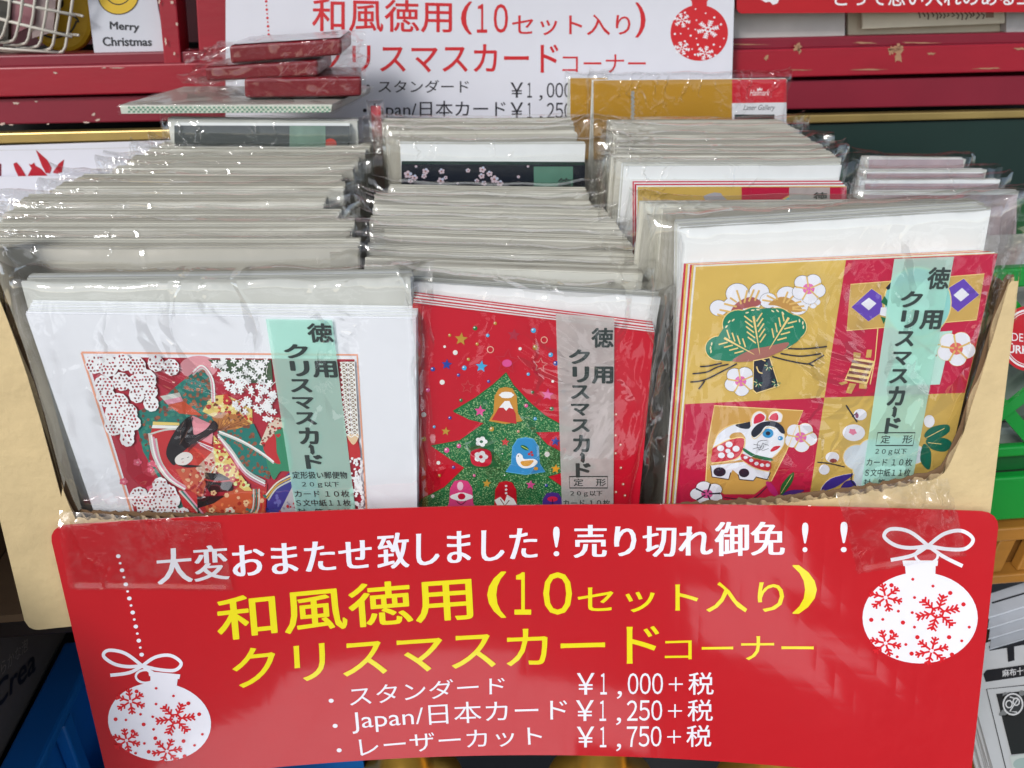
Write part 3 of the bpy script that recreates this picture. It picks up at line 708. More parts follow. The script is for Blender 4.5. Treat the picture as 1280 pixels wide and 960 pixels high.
# ---- green label film with brush lettering, shared by the three front packs
LABF = mat("green_label_film", (196, 250, 232), .35, var=.03, coat=.2, trans=.46)
LABF2 = mat("grey_green_label_film", (206, 202, 198), .35, var=.16, vscale=120, coat=.3, trans=.3)
INK = mat("black_label_ink", (52, 62, 60), .5, var=.05)
def label_strip(P, strip, tq, boxed, nm="label_strip", mf=None, kmax=99, base=12):
    a = Art(P.surf, 'print', base); a.poly(strip, mf or LABF, 0); s_ = a.build(nm, P.root)
    a = Art(P.surf, 'print', base+2)
    def Q(u, v):
        x = (1-v)*((1-u)*tq[0][0]+u*tq[1][0])+v*((1-u)*tq[3][0]+u*tq[2][0]); y = (1-v)*((1-u)*tq[0][1]+u*tq[1][1])+v*((1-u)*tq[3][1]+u*tq[2][1]); return x, y
    def t(s, u0, v0, u1, v1, b=.03, sh=.0): a.text(s, [Q(u0, v0), Q(u1, v0), Q(u1, v1), Q(u0, v1)], INK, 1, b)
    t("徳", .6, .018, .99, .117, .03); t("用", .6, .21, .985, .296, .045)
    for c, u0, v0, u1, v1 in (("ク", .2, .125, .58, .198), ("リ", .26, .21, .56, .29), ("ス", .22, .303, .56, .372), ("マ", .22, .395, .56, .456), ("ス", .22, .472, .56, .537), ("カ", .24, .55, .56, .637), ("ド", .28, .69, .57, .762)): t(c, u0, v0, u1, v1, .045)
    a.line([Q(.38, .643), Q(.42, .65), Q(.42, .678), Q(.4, .685)], 5, INK, 1)
    if boxed:
        t("定", .24, .768, .42, .805, .01); t("形", .66, .768, .85, .805, .01)
        a.line([Q(.16, .757), Q(.88, .757), Q(.88, .814), Q(.16, .814)], 1.4, INK, 1, close=True)
    else: t("定形扱い郵便物", .04, .775, .93, .812, .012)
    rows = [("２０ｇ以下", .17, .828, .78, .858), ("カード １０枚", .03, .872, .93, .906), ("Ｓ文中紙１１枚", .03, .918, .93, .952), ("封　筒 １０枚", .03, .964, .93, .997)]
    for (s, u0, v0, u1, v1) in rows[:kmax]: t(s, u0, v0, u1, v1, .01)
    a.build("label_lettering", s_)

# =====================================================================  front left pack
EDGE_W = [WHITE, PAPER]
PL = pack("front left pack with white card showing lace and a kimono lady", (26, 352), (514, 346), .027, .021, front=True, n=11, denv=.012, dcard=.0075, amp=.0016, lean=.0,
          cards=dict(q=[(32, 392), (520, 399), (522, 720), (146, 722)], mats=[WHITE, PAPER, WHITE], n=9, step=.0004, stepx=.0001), ext=.009, extR=.008, ear=.009, seed=3)
a = Art(PL.surf, 'print', 1); OR = (238, 168, 140)
a.rect(108, 446, 443, 449, (250, 250, 252), 0)
inner = [(109, 446), (443, 449), (458, 720), (193, 722)]
a.poly(inner, (176, 44, 62), 1)
a.line([(102, 440.5), (446.5, 443.5), (463, 720)], 2.6, OR, 1); a.line([(102, 440.5), (190, 722)], 2.6, OR, 1)
a.frame(100, 430, 4.175)
TEAL = (40, 122, 112); RUST = (150, 92, 70); PNK = (222, 150, 170); GRY = (206, 208, 200); RD = (196, 52, 56); BLK = (34, 30, 34); ORG = (206, 86, 56); YEL = (232, 206, 120); CRM = (238, 230, 214)
def patt(pts, c, dots, n, r=5, layer=3, k=0): a.poly(pts, c, layer); a.scatter(pts, n, r, dots, layer+1, k=k)
a.blob(620, 120, 100, 60, (226, 156, 164), 2, 20)
patt([(300, 350), (420, 300), (500, 220), (600, 140), (680, 170), (700, 400), (560, 450), (380, 420), (360, 600), (480, 760), (640, 920), (560, 930), (400, 680), (330, 560), (300, 430)], TEAL, [RUST, (120, 70, 60), (60, 140, 120)], 150, 11)
patt([(520, 280), (575, 180), (640, 130), (672, 170), (680, 290), (600, 350)], TEAL, [RUST, (176, 110, 80)], 60, 9, 5)
for i, c in enumerate([GRY, PNK, (240, 240, 236)]): a.curve([(590, 160-i*8), (640, 124-i*7), (682+i*6, 180), (690+i*7, 300)], 8, c, 7)
a.poly([(420, 270), (520, 250), (530, 272), (440, 292)], GRY, 7); a.poly([(440, 292), (530, 272), (540, 296), (460, 314)], PNK, 7)
a.poly([(460, 314), (545, 296), (640, 372), (520, 360)], ORG, 7)
a.poly([(382, 402), (520, 408), (520, 422), (382, 420)], YEL, 7); a.poly([(380, 420), (520, 424), (500, 440), (376, 436)], (240, 240, 236), 7); a.poly([(376, 438), (500, 442), (470, 462), (372, 460)], RD, 7)
patt([(640, 350), (690, 270), (760, 262), (840, 300), (900, 340), (900, 420), (800, 420), (700, 380)], YEL, [RD, (210, 80, 50), (240, 230, 160), (120, 60, 40)], 60, 11, 5)
patt([(690, 380), (740, 352), (840, 372), (900, 420), (870, 470), (730, 450)], (184, 118, 66), [(120, 76, 50), (214, 150, 80)], 30, 8, 8)
# hem fans around the body
a.cpoly([(360, 470), (440, 452), (560, 470), (700, 540), (640, 700), (560, 760), (470, 700), (390, 590)], RD, 8)
for i, c in enumerate([GRY, (240, 240, 238), PNK, GRY, RD]): a.curve([(362+i*12, 462+i*9), (385+i*12, 580+i*6), (450+i*11, 690), (548+i*5, 756-i*4)], 10, c, 9)
a.curve([(365, 468), (440, 446), (520, 440), (560, 448)], 9, GRY, 9)
patt([(600, 650), (690, 560), (720, 500), (740, 600), (700, 690), (640, 700)], (226, 190, 170), [RD, (240, 230, 220)], 40, 8, 10)
patt([(500, 650), (600, 640), (660, 720), (640, 800), (560, 750)], (206, 96, 70), [(230, 180, 140), (176, 50, 50)], 24, 10, 10)
a.poly([(590, 370), (700, 420), (690, 520), (560, 470), (560, 420)], (232, 150, 160), 9)
a.poly([(560, 530), (700, 560), (680, 600), (600, 640), (570, 600)], (214, 70, 60), 10)
# long hair and face
a.cpoly([(575, 375), (520, 420), (470, 500), (452, 570), (480, 620), (500, 625), (510, 590), (560, 540), (620, 500), (720, 440), (700, 395), (660, 440), (600, 470), (590, 430)], BLK, 12)
a.curve([(585, 400), (560, 460), (520, 520)], 5, (120, 90, 80), 13); a.curve([(545, 405), (530, 440), (524, 500)], 4, (120, 90, 80), 13)
a.cpoly([(500, 590), (540, 560), (580, 566), (590, 595), (556, 625), (508, 622)], (238, 232, 226), 13)
a.line([(530, 596), (545, 592)], 2.5, BLK, 14); a.line([(535, 612), (545, 610)], 2.5, RD, 14); a.line([(562, 588), (572, 584)], 2.5, BLK, 14)
a.cpoly([(508, 624), (570, 626), (640, 632), (560, 640)], BLK, 12)
for k in range(6): a.curve([(590-k*9, 378+k*7), (574-k*10, 430+k*4), (552-k*10, 486+k*4), (520-k*6, 540)], 5, (28, 24, 28), 14, True)
for k in range(5): a.curve([(706+k*2, 400+k*9), (664, 446+k*8), (610, 482+k*8), (566, 520+k*9)], 3, (74, 60, 62), 13)
for k in range(9): t_ = k/8; a.line([(726, 448), (700+t_*190, 384+abs(t_-.4)*40)], 2.4, (120, 66, 40), 9)
for k, c in enumerate([(246, 246, 244), (60, 130, 110), (246, 246, 244), RD, (232, 206, 120)]): a.curve([(652-k*7, 690+k*6), (700-k*5, 640+k*9), (728, 560+k*12)], 3, c, 12)
for k in range(3): a.curve([(600+k*14, 500+k*10), (650+k*10, 520+k*12), (700, 540+k*10)], 5, [(246, 240, 240), PNK, (246, 240, 240)][k], 11)
for x, y, r_ in ((770, 290, 24), (845, 372-60, 20), (730, 530, 22), (770, 640, 24), (800, 700, 20), (740, 590, 16)): a.flower(x, y, r_, RD, 16, YEL)
for x, y in ((690, 860), (870, 820), (740, 930), (850, 960), (920, 880), (700, 770)): a.flower(x, y, 17, (240, 200, 150), 17, (150, 40, 40))
# body panels
patt([(700, 470), (760, 540), (830, 660), (900, 760), (860, 760), (720, 660), (700, 560)], YEL, [RD, (230, 240, 170), (190, 70, 50)], 70, 9, 14)
a.poly([(655, 665), (740, 672), (790, 700), (800, 760), (680, 770), (660, 740)], BLK, 14); a.curve([(650, 700), (720, 712), (800, 704)], 8, RD, 15); a.poly([(615, 790), (760, 786), (700, 826), (620, 850), (640, 930), (690, 930), (650, 940), (616, 900)], BLK, 15)
patt([(650, 830), (740, 790), (830, 740), (960, 760), (980, 1160), (620, 1160), (690, 930)], (204, 92, 58), [(236, 190, 150), (170, 50, 40), (230, 130, 80)], 110, 11, 13)
a.flower(785, 865, 26, (236, 220, 200), 16, RD)
a.poly([(510, 750), (600, 770), (660, 850), (700, 1100), (600, 1100), (560, 900)], RD, 11)
for i, c in enumerate([GRY, TEAL, PNK]): a.curve([(520+i*12, 760), (600+i*10, 850), (690+i*8, 960)], 9, c, 12)
a.frame(260, 430, 4.173)
patt([(50, 450), (150, 440), (240, 410), (290, 520), (350, 600), (320, 700), (200, 660), (110, 560)], TEAL, [RUST, (130, 80, 60)], 80, 9, 11)
for i, c in enumerate([GRY, (244, 244, 240), PNK, RD]): a.curve([(52+i*3, 466+i*11), (120, 540+i*16), (200, 650+i*14), (300, 712+i*12)], 9, c, 13)
for i, c in enumerate([(244, 244, 240), GRY]): a.curve([(60, 450+i*9), (180, 500+i*9), (280, 560+i*8), (345, 610+i*8)], 8, c, 13)
patt([(270, 520), (330, 380), (400, 380), (400, 450), (300, 530)], (224, 206, 186), [RD, (120, 70, 60)], 40, 7, 12)
a.cpoly([(300, 560), (340, 470), (400, 440), (440, 640), (380, 660), (340, 700)], (60, 140, 104), 12); a.cpoly([(290, 530), (350, 470), (360, 560), (380, 620), (330, 600)], RD, 13)
patt([(240, 750), (310, 720), (300, 900), (250, 1120), (160, 1120), (190, 900)], RD, [(120, 60, 50), TEAL], 20, 9, 12)
for i, c in enumerate([GRY, TEAL, GRY, RD]): a.curve([(240+i*14, 750), (236+i*14, 850), (190+i*16, 930), (150+i*16, 1060)], 8, c, 14)
patt([(310, 800), (420, 670), (560, 640), (620, 1120), (300, 1120)], (62, 62, 142), [(110, 110, 180), (40, 40, 110)], 50, 12, 11)
for i, c in enumerate([(238, 228, 210), (214, 170, 70), GRY]): a.curve([(300+i*8, 790+i*10), (360, 720+i*14), (440, 676+i*14)], 8, c, 13)
patt([(370, 880), (440, 740), (480, 900), (490, 1120), (340, 1120)], (190, 186, 190), [RD, (150, 150, 170)], 60, 8, 13)
# white lace with red holes
def lace(lobes, frame, n, k, bgc=(176, 44, 62)):
    a.frame(*frame)
    for (x, y, r) in lobes: a.blob(x, y, r*1.16, r*1.06, (246, 246, 248), 18, 24, k, .1, 9)
    q = random.Random(k)
    for (x, y, r) in lobes:
        st = 19; m = int(r/st)+1
        for i in range(-m, m+1):
            for j in range(-m, m+1):
                X = x+(i+.5*(j % 2))*st+q.uniform(-2, 2); Y_ = y+j*st*.9+q.uniform(-2, 2)
                if (X-x)**2+(Y_-y)**2 < (r*1.16-8)**2 and q.random() < .86:
                    if any(X2 != x and (X-X2)**2+(Y_-Y2)**2 < (r2)**2 and (X2, Y2) < (x, y) for X2, Y2, r2 in lobes): continue
                    s_ = q.uniform(5.6, 8.6); a.blob(X, Y_, s_, s_*.72, q.choice([bgc, (150, 30, 44), (120, 40, 40)]), 19, 5, q.uniform(0, 3))
lace([(80, 100, 42), (150, 110, 48), (230, 90, 40), (300, 110, 44), (400, 95, 38), (480, 115, 38), (220, 190, 42), (290, 200, 38), (350, 180, 48), (370, 240, 36), (300, 260, 36), (375, 305, 36), (130, 210, 46), (140, 270, 46), (210, 300, 44), (190, 360, 50), (260, 350, 40), (230, 400, 46), (285, 405, 34), (180, 420, 44), (250, 450, 36), (250, 490, 34)], (100, 430, 4.175), 0, 1)
lace([(310, 790, 44), (420, 730, 36), (400, 790, 44), (460, 780, 46), (350, 850, 46), (430, 860, 46), (490, 810, 34), (480, 880, 42), (540, 885, 34), (340, 930, 46), (420, 940, 44), (590, 910, 32), (520, 950, 36), (400, 1010, 40), (480, 1020, 36)], (100, 430, 4.175), 0, 2)
# white wisteria
a.frame(260, 430, 4.173); q = random.Random(9)
reg = [(20, 80), (330, 75), (350, 250), (380, 380), (340, 400), (300, 420), (250, 350), (170, 380), (110, 240), (60, 180)]
a.poly([(0, 78), (330, 78), (340, 200), (200, 200), (100, 160)], (74, 96, 70), 9)
for _ in range(190):
    x, y = q.uniform(0, 390), q.uniform(75, 430)
    if inside(x, y, reg):
        for t in range(5): an = q.uniform(0, .3)+t*2*pi/5; a.blob(x+9*cos(an), y+9*sin(an), 9, 5, (246, 247, 248), 18, 6, an)
for _ in range(40):
    x, y = q.uniform(60, 350), q.uniform(130, 440)
    if inside(x, y, reg): a.curve([(x, y), (x+q.uniform(-20, 20), y-20), (x+q.uniform(-30, 30), y-45)], 3.2, (240, 240, 235), 17)
# woven lattice strip right of the label
a.poly([(690, 88), (765, 84), (785, 460), (745, 470)], (140, 116, 92), 16)
for i in range(15):
    y = 90+i*26
    for (xa, xb) in ((690, 728), (728, 765)):
        s_ = (y-90)/380; xo = s_*22; a.line([(xa+xo, y), (xb+xo, y+26)], 5, (248, 247, 240), 18); a.line([(xb+xo, y), (xa+xo, y+26)], 5, (248, 247, 240), 18)
    a.line([(690+s_*40, y), (765+s_*20, y)], 4, (248, 247, 240), 18)
a.line([(728, 86), (752, 470)], 5, (226, 220, 226), 18); a.line([(694, 88), (738, 470)], 4, (248, 247, 240), 18); a.line([(764, 86), (786, 470)], 4, (248, 247, 240), 18)
a.cpoly([(730, 480), (780, 500), (795, 590), (740, 590)], RD, 16); a.cpoly([(726, 470), (760, 462), (790, 470), (760, 520)], (232, 200, 160), 17)
a.scatter([(740, 590), (800, 590), (815, 900), (740, 900)], 80, 10, [(246, 246, 248)], 18, sides=5)
for i in range(7): a.line([(770+i*4, 660+q.uniform(0, 30)), (768+i*6, 760)], 4, (246, 246, 248), 18)
a.blob(700, 905, 60, 22, (246, 246, 248), 18, 18); a.scatter([(640, 890), (800, 890), (800, 925), (640, 925)], 60, 5, [(62, 62, 142), RD], 19, sides=5)
a.frame(100, 430, 4.175)
for i in range(7): a.flower(q.uniform(220, 400), q.uniform(610, 760), q.uniform(9, 26), (220, 96, 120), 5, (240, 170, 180))
a.fr = None; a.build("picture", PL.root)
label_strip(PL, [(333, 397.4), (415.5, 398.4), (446, 645), (371, 643)], [(333, 397.5), (415.5, 398), (446, 642), (371, 642)], False, base=24)

# =====================================================================  front middle pack
REDC = mat("red_card", (200, 22, 44), .38, var=.03, coat=.4)
PM = pack("front middle pack with red card showing a glittering Christmas tree", (508, 352), (826, 372), .027, .022, front=True, n=11, denv=.011, dcard=.0075, amp=.0015,
          cards=dict(q=[(516, 381), (818, 418), (790, 730), (526, 730)], mats=[REDC, PAPER, REDC], n=10, step=.00036), ext=.009, extL=.004, extR=.009, ear=.006, seed=5)
a = Art(PM.surf, 'gloss', 1)
def glitter():
    m = bpy.data.materials.new("green_glitter"); m.use_nodes = True; n = m.node_tree.nodes; l = m.node_tree.links; b = n["Principled BSDF"]
    tc = n.new("ShaderNodeTexCoord"); v = n.new("ShaderNodeTexVoronoi"); v.inputs["Scale"].default_value = 2300; l.new(tc.outputs["Object"], v.inputs["Vector"])
    r = n.new("ShaderNodeValToRGB"); e = r.color_ramp; e.elements[0].color = (*lin((22, 104, 58)), 1); e.elements[1].color = (*lin((190, 226, 160)), 1); e.elements[1].position = .985; x = e.elements.new(.72); x.color = (*lin((48, 146, 86)), 1)
    sp = n.new("ShaderNodeSeparateColor"); l.new(v.outputs["Color"], sp.inputs[0]); l.new(sp.outputs[0], r.inputs[0]); l.new(r.outputs[0], b.inputs["Base Color"])
    b.inputs["Metallic"].default_value = .35; b.inputs["Roughness"].default_value = .3
    bp = n.new("ShaderNodeBump"); bp.inputs["Strength"].default_value = .5; bp.inputs["Distance"].default_value = .0006; l.new(sp.outputs[1], bp.inputs["Height"]); l.new(bp.outputs[0], b.inputs["Normal"]); return m
GLT = glitter(); DG = (24, 110, 52)
a.frame(510, 370, 3.556)
tiers = [[(436, 338), (480, 400), (560, 480), (640, 545), (740, 590), (640, 590), (560, 600)], ]
tree = [(436, 338), (470, 395), (540, 470), (610, 530), (690, 575), (790, 596), (650, 600), (565, 602), (620, 660), (700, 700), (840, 760), (700, 780), (622, 802), (690, 850), (900, 930), (900, 1000), (0, 1000), (60, 900), (160, 850), (250, 762), (180, 720), (100, 664), (230, 640), (340, 562), (270, 545), (198, 510), (300, 450), (380, 390)]
a.poly(tree, DG, 1)
a.poly([(436+(x-436)*.985, 338+(y-338)*.99+6) for x, y in tree], GLT, 2)
def bell(cx, cy, w_, h_, c, edge=None, layer=4):
    pts = [(cx-w_*.5, cy+h_*.42), (cx-w_*.36, cy+h_*.2), (cx-w_*.33, cy-h_*.25), (cx-w_*.2, cy-h_*.46), (cx, cy-h_*.5), (cx+w_*.2, cy-h_*.46), (cx+w_*.33, cy-h_*.25), (cx+w_*.36, cy+h_*.2), (cx+w_*.5, cy+h_*.42), (cx, cy+h_*.5)]
    if edge: a.poly([(cx+(x-cx)*1.05, cy+(y-cy)*1.05) for x, y in pts], edge, layer)
    a.poly(pts, c, layer+1)
bell(434, 485, 150, 165, (206, 146, 60)); a.blob(438, 438, 32, 14, (246, 246, 246), 7, 14, 0, .2, 6)
a.poly([(372, 548), (400, 500), (430, 464), (450, 464), (478, 520), (482, 566)], RD, 7); a.poly([(404, 494), (430, 464), (450, 464), (468, 500), (448, 494), (436, 508), (424, 494)], (246, 246, 246), 8)
bell(330, 690, 150, 150, (22, 100, 56)); a.flower(326, 645, 28, (244, 244, 244), 7, (22, 100, 56)); a.cpoly([(280, 690), (325, 676), (368, 692), (366, 745), (322, 756), (284, 742)], (206, 30, 56), 7); a.flower(324, 712, 32, (244, 244, 244), 8, (206, 30, 56))
for k in range(6): t = k*pi/3; a.line([(324+8*cos(t), 712+7*sin(t)), (324+28*cos(t), 712+24*sin(t))], 9, (244, 244, 244), 9, taper=True)
bell(522, 710, 170, 160, (52, 146, 206), (90, 176, 222))
a.blob(518, 672, 20, 9, (24, 100, 50), 7, 10, .5); a.line([(504, 664), (534, 680)], 2.5, (220, 230, 120), 8)
for x, y in ((538, 700), (548, 692), (552, 704)): a.blob(x, y, 6, 6, RD, 8, 8)
a.cpoly([(480, 712), (492, 696), (508, 706), (516, 722), (560, 722), (576, 738), (550, 758), (510, 762), (486, 742)], (246, 246, 246), 8); a.cpoly([(500, 734), (530, 728), (558, 728), (540, 750), (512, 752)], (226, 160, 60), 9); a.blob(490, 708, 3, 3, BLK, 9, 8); a.blob(568, 764, 10, 8, (226, 160, 60), 9, 8)
bell(236, 890, 150, 150, (222, 70, 130)); a.blob(238, 890, 48, 18, (246, 246, 246), 7, 14, 0, .2, 4); a.blob(238, 888, 17, 14, (206, 20, 60), 8, 12); a.blob(232, 842, 14, 20, (240, 200, 215), 7, 10); a.curve([(216, 910), (236, 924), (258, 908)], 3, BLK, 8)
bell(434, 895, 140, 150, (206, 24, 44)); a.poly([(384, 905), (410, 890), (430, 912), (440, 880), (470, 900), (484, 925), (400, 935)], (246, 244, 240), 7); a.line([(410, 900), (430, 930), (450, 905)], 4, (120, 60, 50), 8)
for y in (842, 858, 874): a.blob(436, y, 6, 5, (246, 246, 246), 7, 8)
bell(642, 930, 130, 120, (84, 50, 140)); a.blob(642, 900, 24, 12, (220, 40, 80), 7, 10); a.line([(642, 900), (642, 940)], 3, (30, 20, 60), 8)
GD = (196, 152, 60); PK = (226, 84, 150); BL = (46, 70, 160); CY = (70, 170, 220); GN = (26, 120, 60)
for x, y, r, c in [(236, 190, 30, GD), (326, 312, 28, CY), (172, 303, 25, BL), (320, 510, 27, PK), (168, 600, 20, GD), (620, 437, 28, PK), (656, 767, 22, (230, 160, 50)), (545, 838, 22, PK), (350, 832, 20, GD), (655, 645, 22, BL), (432, 648, 20, (206, 60, 60)), (470, 172, 30, (180, 50, 70)), (700, 500, 18, BL)]: a.star(x, y, r, c, 4, q=.45, rot=-pi/2+.1)
for x, y, r, c in [(588, 305, 32, (225, 170, 160)), (264, 402, 30, (200, 90, 90)), (440, 290, 56, (190, 60, 76))]:
    a.line([(x+(r if k % 2 == 0 else r*.45)*cos(-pi/2+.1+pi*k/5), y+(r if k % 2 == 0 else r*.45)*sin(-pi/2+.1+pi*k/5)) for k in range(10)], 3, c, 4, close=True)
a.blob(440, 297, 22, 17, PK, 5, 14)
for x, y in ((605, 194), (366, 237)): a.line([(x+14*cos(k*pi/5), y+14*sin(k*pi/5)) for k in range(10)], 4, (232, 176, 156), 4, close=True)
q = random.Random(4)
for x, y in [(387, 120), (298, 142), (185, 173), (163, 224), (557, 152), (565, 227), (498, 233), (354, 174), (307, 212), (268, 280), (250, 318), (224, 350), (358, 378), (534, 346), (634, 260), (656, 298), (643, 378), (235, 462), (88, 416), (186, 540), (116, 580), (70, 526), (70, 634), (152, 382), (110, 324), (210, 250), (553, 426), (638, 500), (525, 486), (565, 544), (372, 590), (490, 600), (618, 702), (422, 702), (226, 665), (172, 684), (294, 796), (432, 798), (202, 760), (135, 740), (110, 888), (614, 840), (140, 796), (690, 420), (720, 300)]:
    r = q.uniform(6, 12); a.blob(x, y, r, r, q.choice([GD, PK, BL, GN, (240, 236, 230), (220, 150, 120), CY]), 4, 10); a.blob(x-r*.3, y-r*.3, r*.35, r*.35, (250, 240, 235), 5, 6)
for x, y in [(390, 525), (388, 618), (388, 698), (410, 660), (412, 762), (422, 835), (430, 885), (390, 870)]: a.frame(660, 370, 3.556); a.blob(x, y, 7, 7, (190, 110, 90), 4, 8); a.blob(x+1, y-1, 3.4, 3.4, (250, 230, 220), 5, 6)
a.fr = None; a.build("picture", PM.root)
label_strip(PM, [(694.5, 391), (767.5, 396), (766.3, 660), (703, 660)], [(694.9, 404), (767.5, 404), (766.7, 655), (702.6, 655)], True, mf=LABF2, base=16)

# =====================================================================  front right pack
GOLD = mat("gold_foil_card", (255, 210, 112), .24, metal=.38, var=.05, vscale=14, bump=.5, bscale=19, coat=.3)
CRIM = mat("crimson_foil_card", (214, 40, 78), .32, metal=.25, var=.03, coat=.4)
PR = pack("front right pack with gold and crimson card showing pine tree and dog", (850, 286), (1240, 263), .016, -.002, front=True, n=14, denv=.016, dcard=.0085, amp=.0022,
          cards=dict(q=[(870, 334), (1247, 317), (1158, 700), (838, 700)], mats=[GOLD, CRIM, PAPER, GOLD], n=8, step=-.0001, stepx=-.0007), ext=.012, extL=.013, extR=.013, ear=.008, seed=8, bagtop=.008)
a = Art(PR.surf, 'gloss', 1)
a.poly([(870, 334), (1057.5, 325), (1030.5, 497), (856, 505)], GOLD, 0)
a.poly([(1057.5, 325), (1247, 317), (1206, 491), (1030.5, 497)], CRIM, 0)
a.poly([(856, 505), (1030.5, 497), (1000, 700), (838, 700)], CRIM, 0)
a.poly([(1030.5, 497), (1206, 491), (1158, 700), (1000, 700)], GOLD, 0)
GLD = (244, 214, 140); W2 = (236, 236, 244); PN = (34, 130, 100); PT = (226, 110, 178); DK = (36, 40, 56); MAU = (170, 110, 100)
a.frame(840, 320, 5.332)
def outl(pts, c, edge=GLD, layer=2, wd=5, sub=4): p = spline(pts, sub, True); a.poly(p, c, layer); a.line(p, wd, edge, layer+1, close=True)
def scallop(lobes, c, edge=None, layer=2, e=5):
    if edge:
        for x, y, r in lobes: a.blob(x, y, r+e, (r+e)*.9, edge, layer, 22)
    for x, y, r in lobes: a.blob(x, y, r, r*.9, c, layer+1, 22)
scallop([(310, 345, 58), (435, 250, 76), (580, 240, 66), (400, 330, 60), (520, 310, 70)], W2, DK, 2, 2.5)
scallop([(640, 295, 56), (765, 265, 70), (840, 330, 66), (730, 320, 60)], W2, DK, 4, 2)
a.cpoly([(390, 370), (430, 310), (520, 270), (590, 300), (570, 330), (470, 350), (420, 385)], (170, 92, 90), 6); a.cpoly([(640, 320), (720, 270), (800, 290), (870, 360), (800, 370), (700, 330)], (196, 148, 80), 6)
for (x0, y0, x1, y1) in [(300, 385, 350, 398), (315, 355, 390, 370), (345, 315, 430, 335), (385, 275, 430, 305), (430, 225, 460, 318), (500, 225, 480, 310), (545, 220, 510, 300), (580, 225, 550, 295), (600, 290, 660, 300), (630, 260, 690, 290), (690, 245, 700, 290), (770, 235, 740, 310), (820, 250, 760, 310), (860, 300, 780, 320), (880, 330, 800, 340), (890, 360, 800, 350)]: a.line([(x0, y0), (x1, y1)], 12, (226, 186, 110), 7, taper=False)
def plum(cx, cy, r, layer=8, edge=DK, cc=PT, sq=.9, rot=.2, st=(226, 190, 110)):
    pe = []
    for k in range(5):
        t = rot+k*2*pi/5; a.blob(cx+r*.55*cos(t), cy+r*.55*sin(t)*sq, r*.47+2, (r*.47+2)*sq, edge, layer, 16)
    for k in range(5):
        t = rot+k*2*pi/5; a.blob(cx+r*.55*cos(t), cy+r*.55*sin(t)*sq, r*.47, r*.47*sq, W2, layer+1, 16)
    a.blob(cx, cy, r*.5, r*.5*sq, W2, layer+1, 12); a.blob(cx, cy, r*.36, r*.36*sq, cc, layer+2, 12)
    for k in range(5): t = rot+.6+k*2*pi/5; a.line([(cx+r*.12*cos(t), cy+r*.12*sin(t)*sq), (cx+r*.72*cos(t), cy+r*.72*sin(t)*sq)], r*.09, st, layer+3); a.blob(cx+r*.74*cos(t), cy+r*.74*sin(t)*sq, r*.07, r*.07, st, layer+3, 6)
plum(908, 215, 112); plum(935, 300, 50, 3, W2, W2); plum(455, 830, 108)
pine = [(310, 610, 88), (440, 450, 104), (545, 425, 96), (700, 425, 92), (800, 470, 92), (470, 590, 90), (600, 560, 100), (720, 540, 90)]
for x, y, r in pine: a.blob(x, y, r+6, (r+6)*.9, GLD, 11, 24)
body = [(300, 540), (420, 380), (560, 350), (720, 350), (860, 430), (860, 530), (780, 600), (640, 660), (500, 690), (330, 692), (250, 640)]
for x, y, r in pine: a.blob(x, y, r, r*.9, PN, 12, 24)
a.cpoly(body, PN, 12); a.cpoly([(400, 690), (520, 620), (620, 600), (770, 570), (740, 620), (600, 680), (480, 700)], MAU, 13)
def frond(x0, y0, x1, y1, n, L, s0=.15):
    a.line([(x0, y0), (x1, y1)], 16, GLD, 15, taper=True)
    dx, dy = x1-x0, y1-y0; d = sqrt(dx*dx+dy*dy); dx /= d; dy /= d
    for i in range(n):
        t = s0+(.85-s0)*i/n; px, py = x0+(x1-x0)*t, y0+(y1-y0)*t
        for s in (-1, 1): ax, ay = (-dx*.8+s*dy*.75), (-dy*.8-s*dx*.75); a.line([(px+s*dy*14, py-s*dx*14), (px+s*dy*14+ax*L, py-s*dx*14+ay*L)], 9, GLD, 15)
frond(540, 395, 582, 645, 5, 62); frond(775, 405, 645, 615, 4, 58); frond(345, 540, 545, 650, 4, 56)
for x, y in [(262, 580), (255, 608), (258, 630), (360, 465), (378, 432), (405, 422), (498, 372), (535, 355), (570, 352), (668, 362), (700, 360), (736, 375), (846, 425), (868, 440), (872, 468)]: a.blob(x, y, 13, 5, (240, 226, 180), 15, 8, (x-550)/200)
a.poly([(537, 690), (650, 668), (712, 862), (560, 912), (535, 890)], GLD, 13); a.poly([(543, 696), (646, 674), (706, 858), (562, 904), (540, 886)], DK, 14)
for x, y in ((640, 730), (570, 840), (690, 840)):
    for k in range(7): t = k*.7; a.line([(x+8*cos(t), y+8*sin(t)), (x+30*cos(t), y+30*sin(t))], 5, (236, 230, 170) if k % 2 else PN, 15)
a.curve([(560, 730), (575, 765), (600, 776)], 8, GLD, 15); a.curve([(600, 684), (620, 694)], 8, GLD, 15)
for pts in ([(185, 732), (240, 728), (330, 708)], [(135, 780), (230, 768), (300, 735), (375, 716)], [(120, 835), (210, 822), (320, 770), (430, 712)], [(175, 882), (200, 850), (215, 826)], [(720, 645), (840, 662), (930, 655), (990, 645)], [(770, 612), (870, 614), (960, 606), (1030, 598)], [(665, 665), (770, 692), (880, 712), (920, 708), (1010, 655)], [(905, 712), (940, 728)]): a.curve(pts, 9, DK, 12)
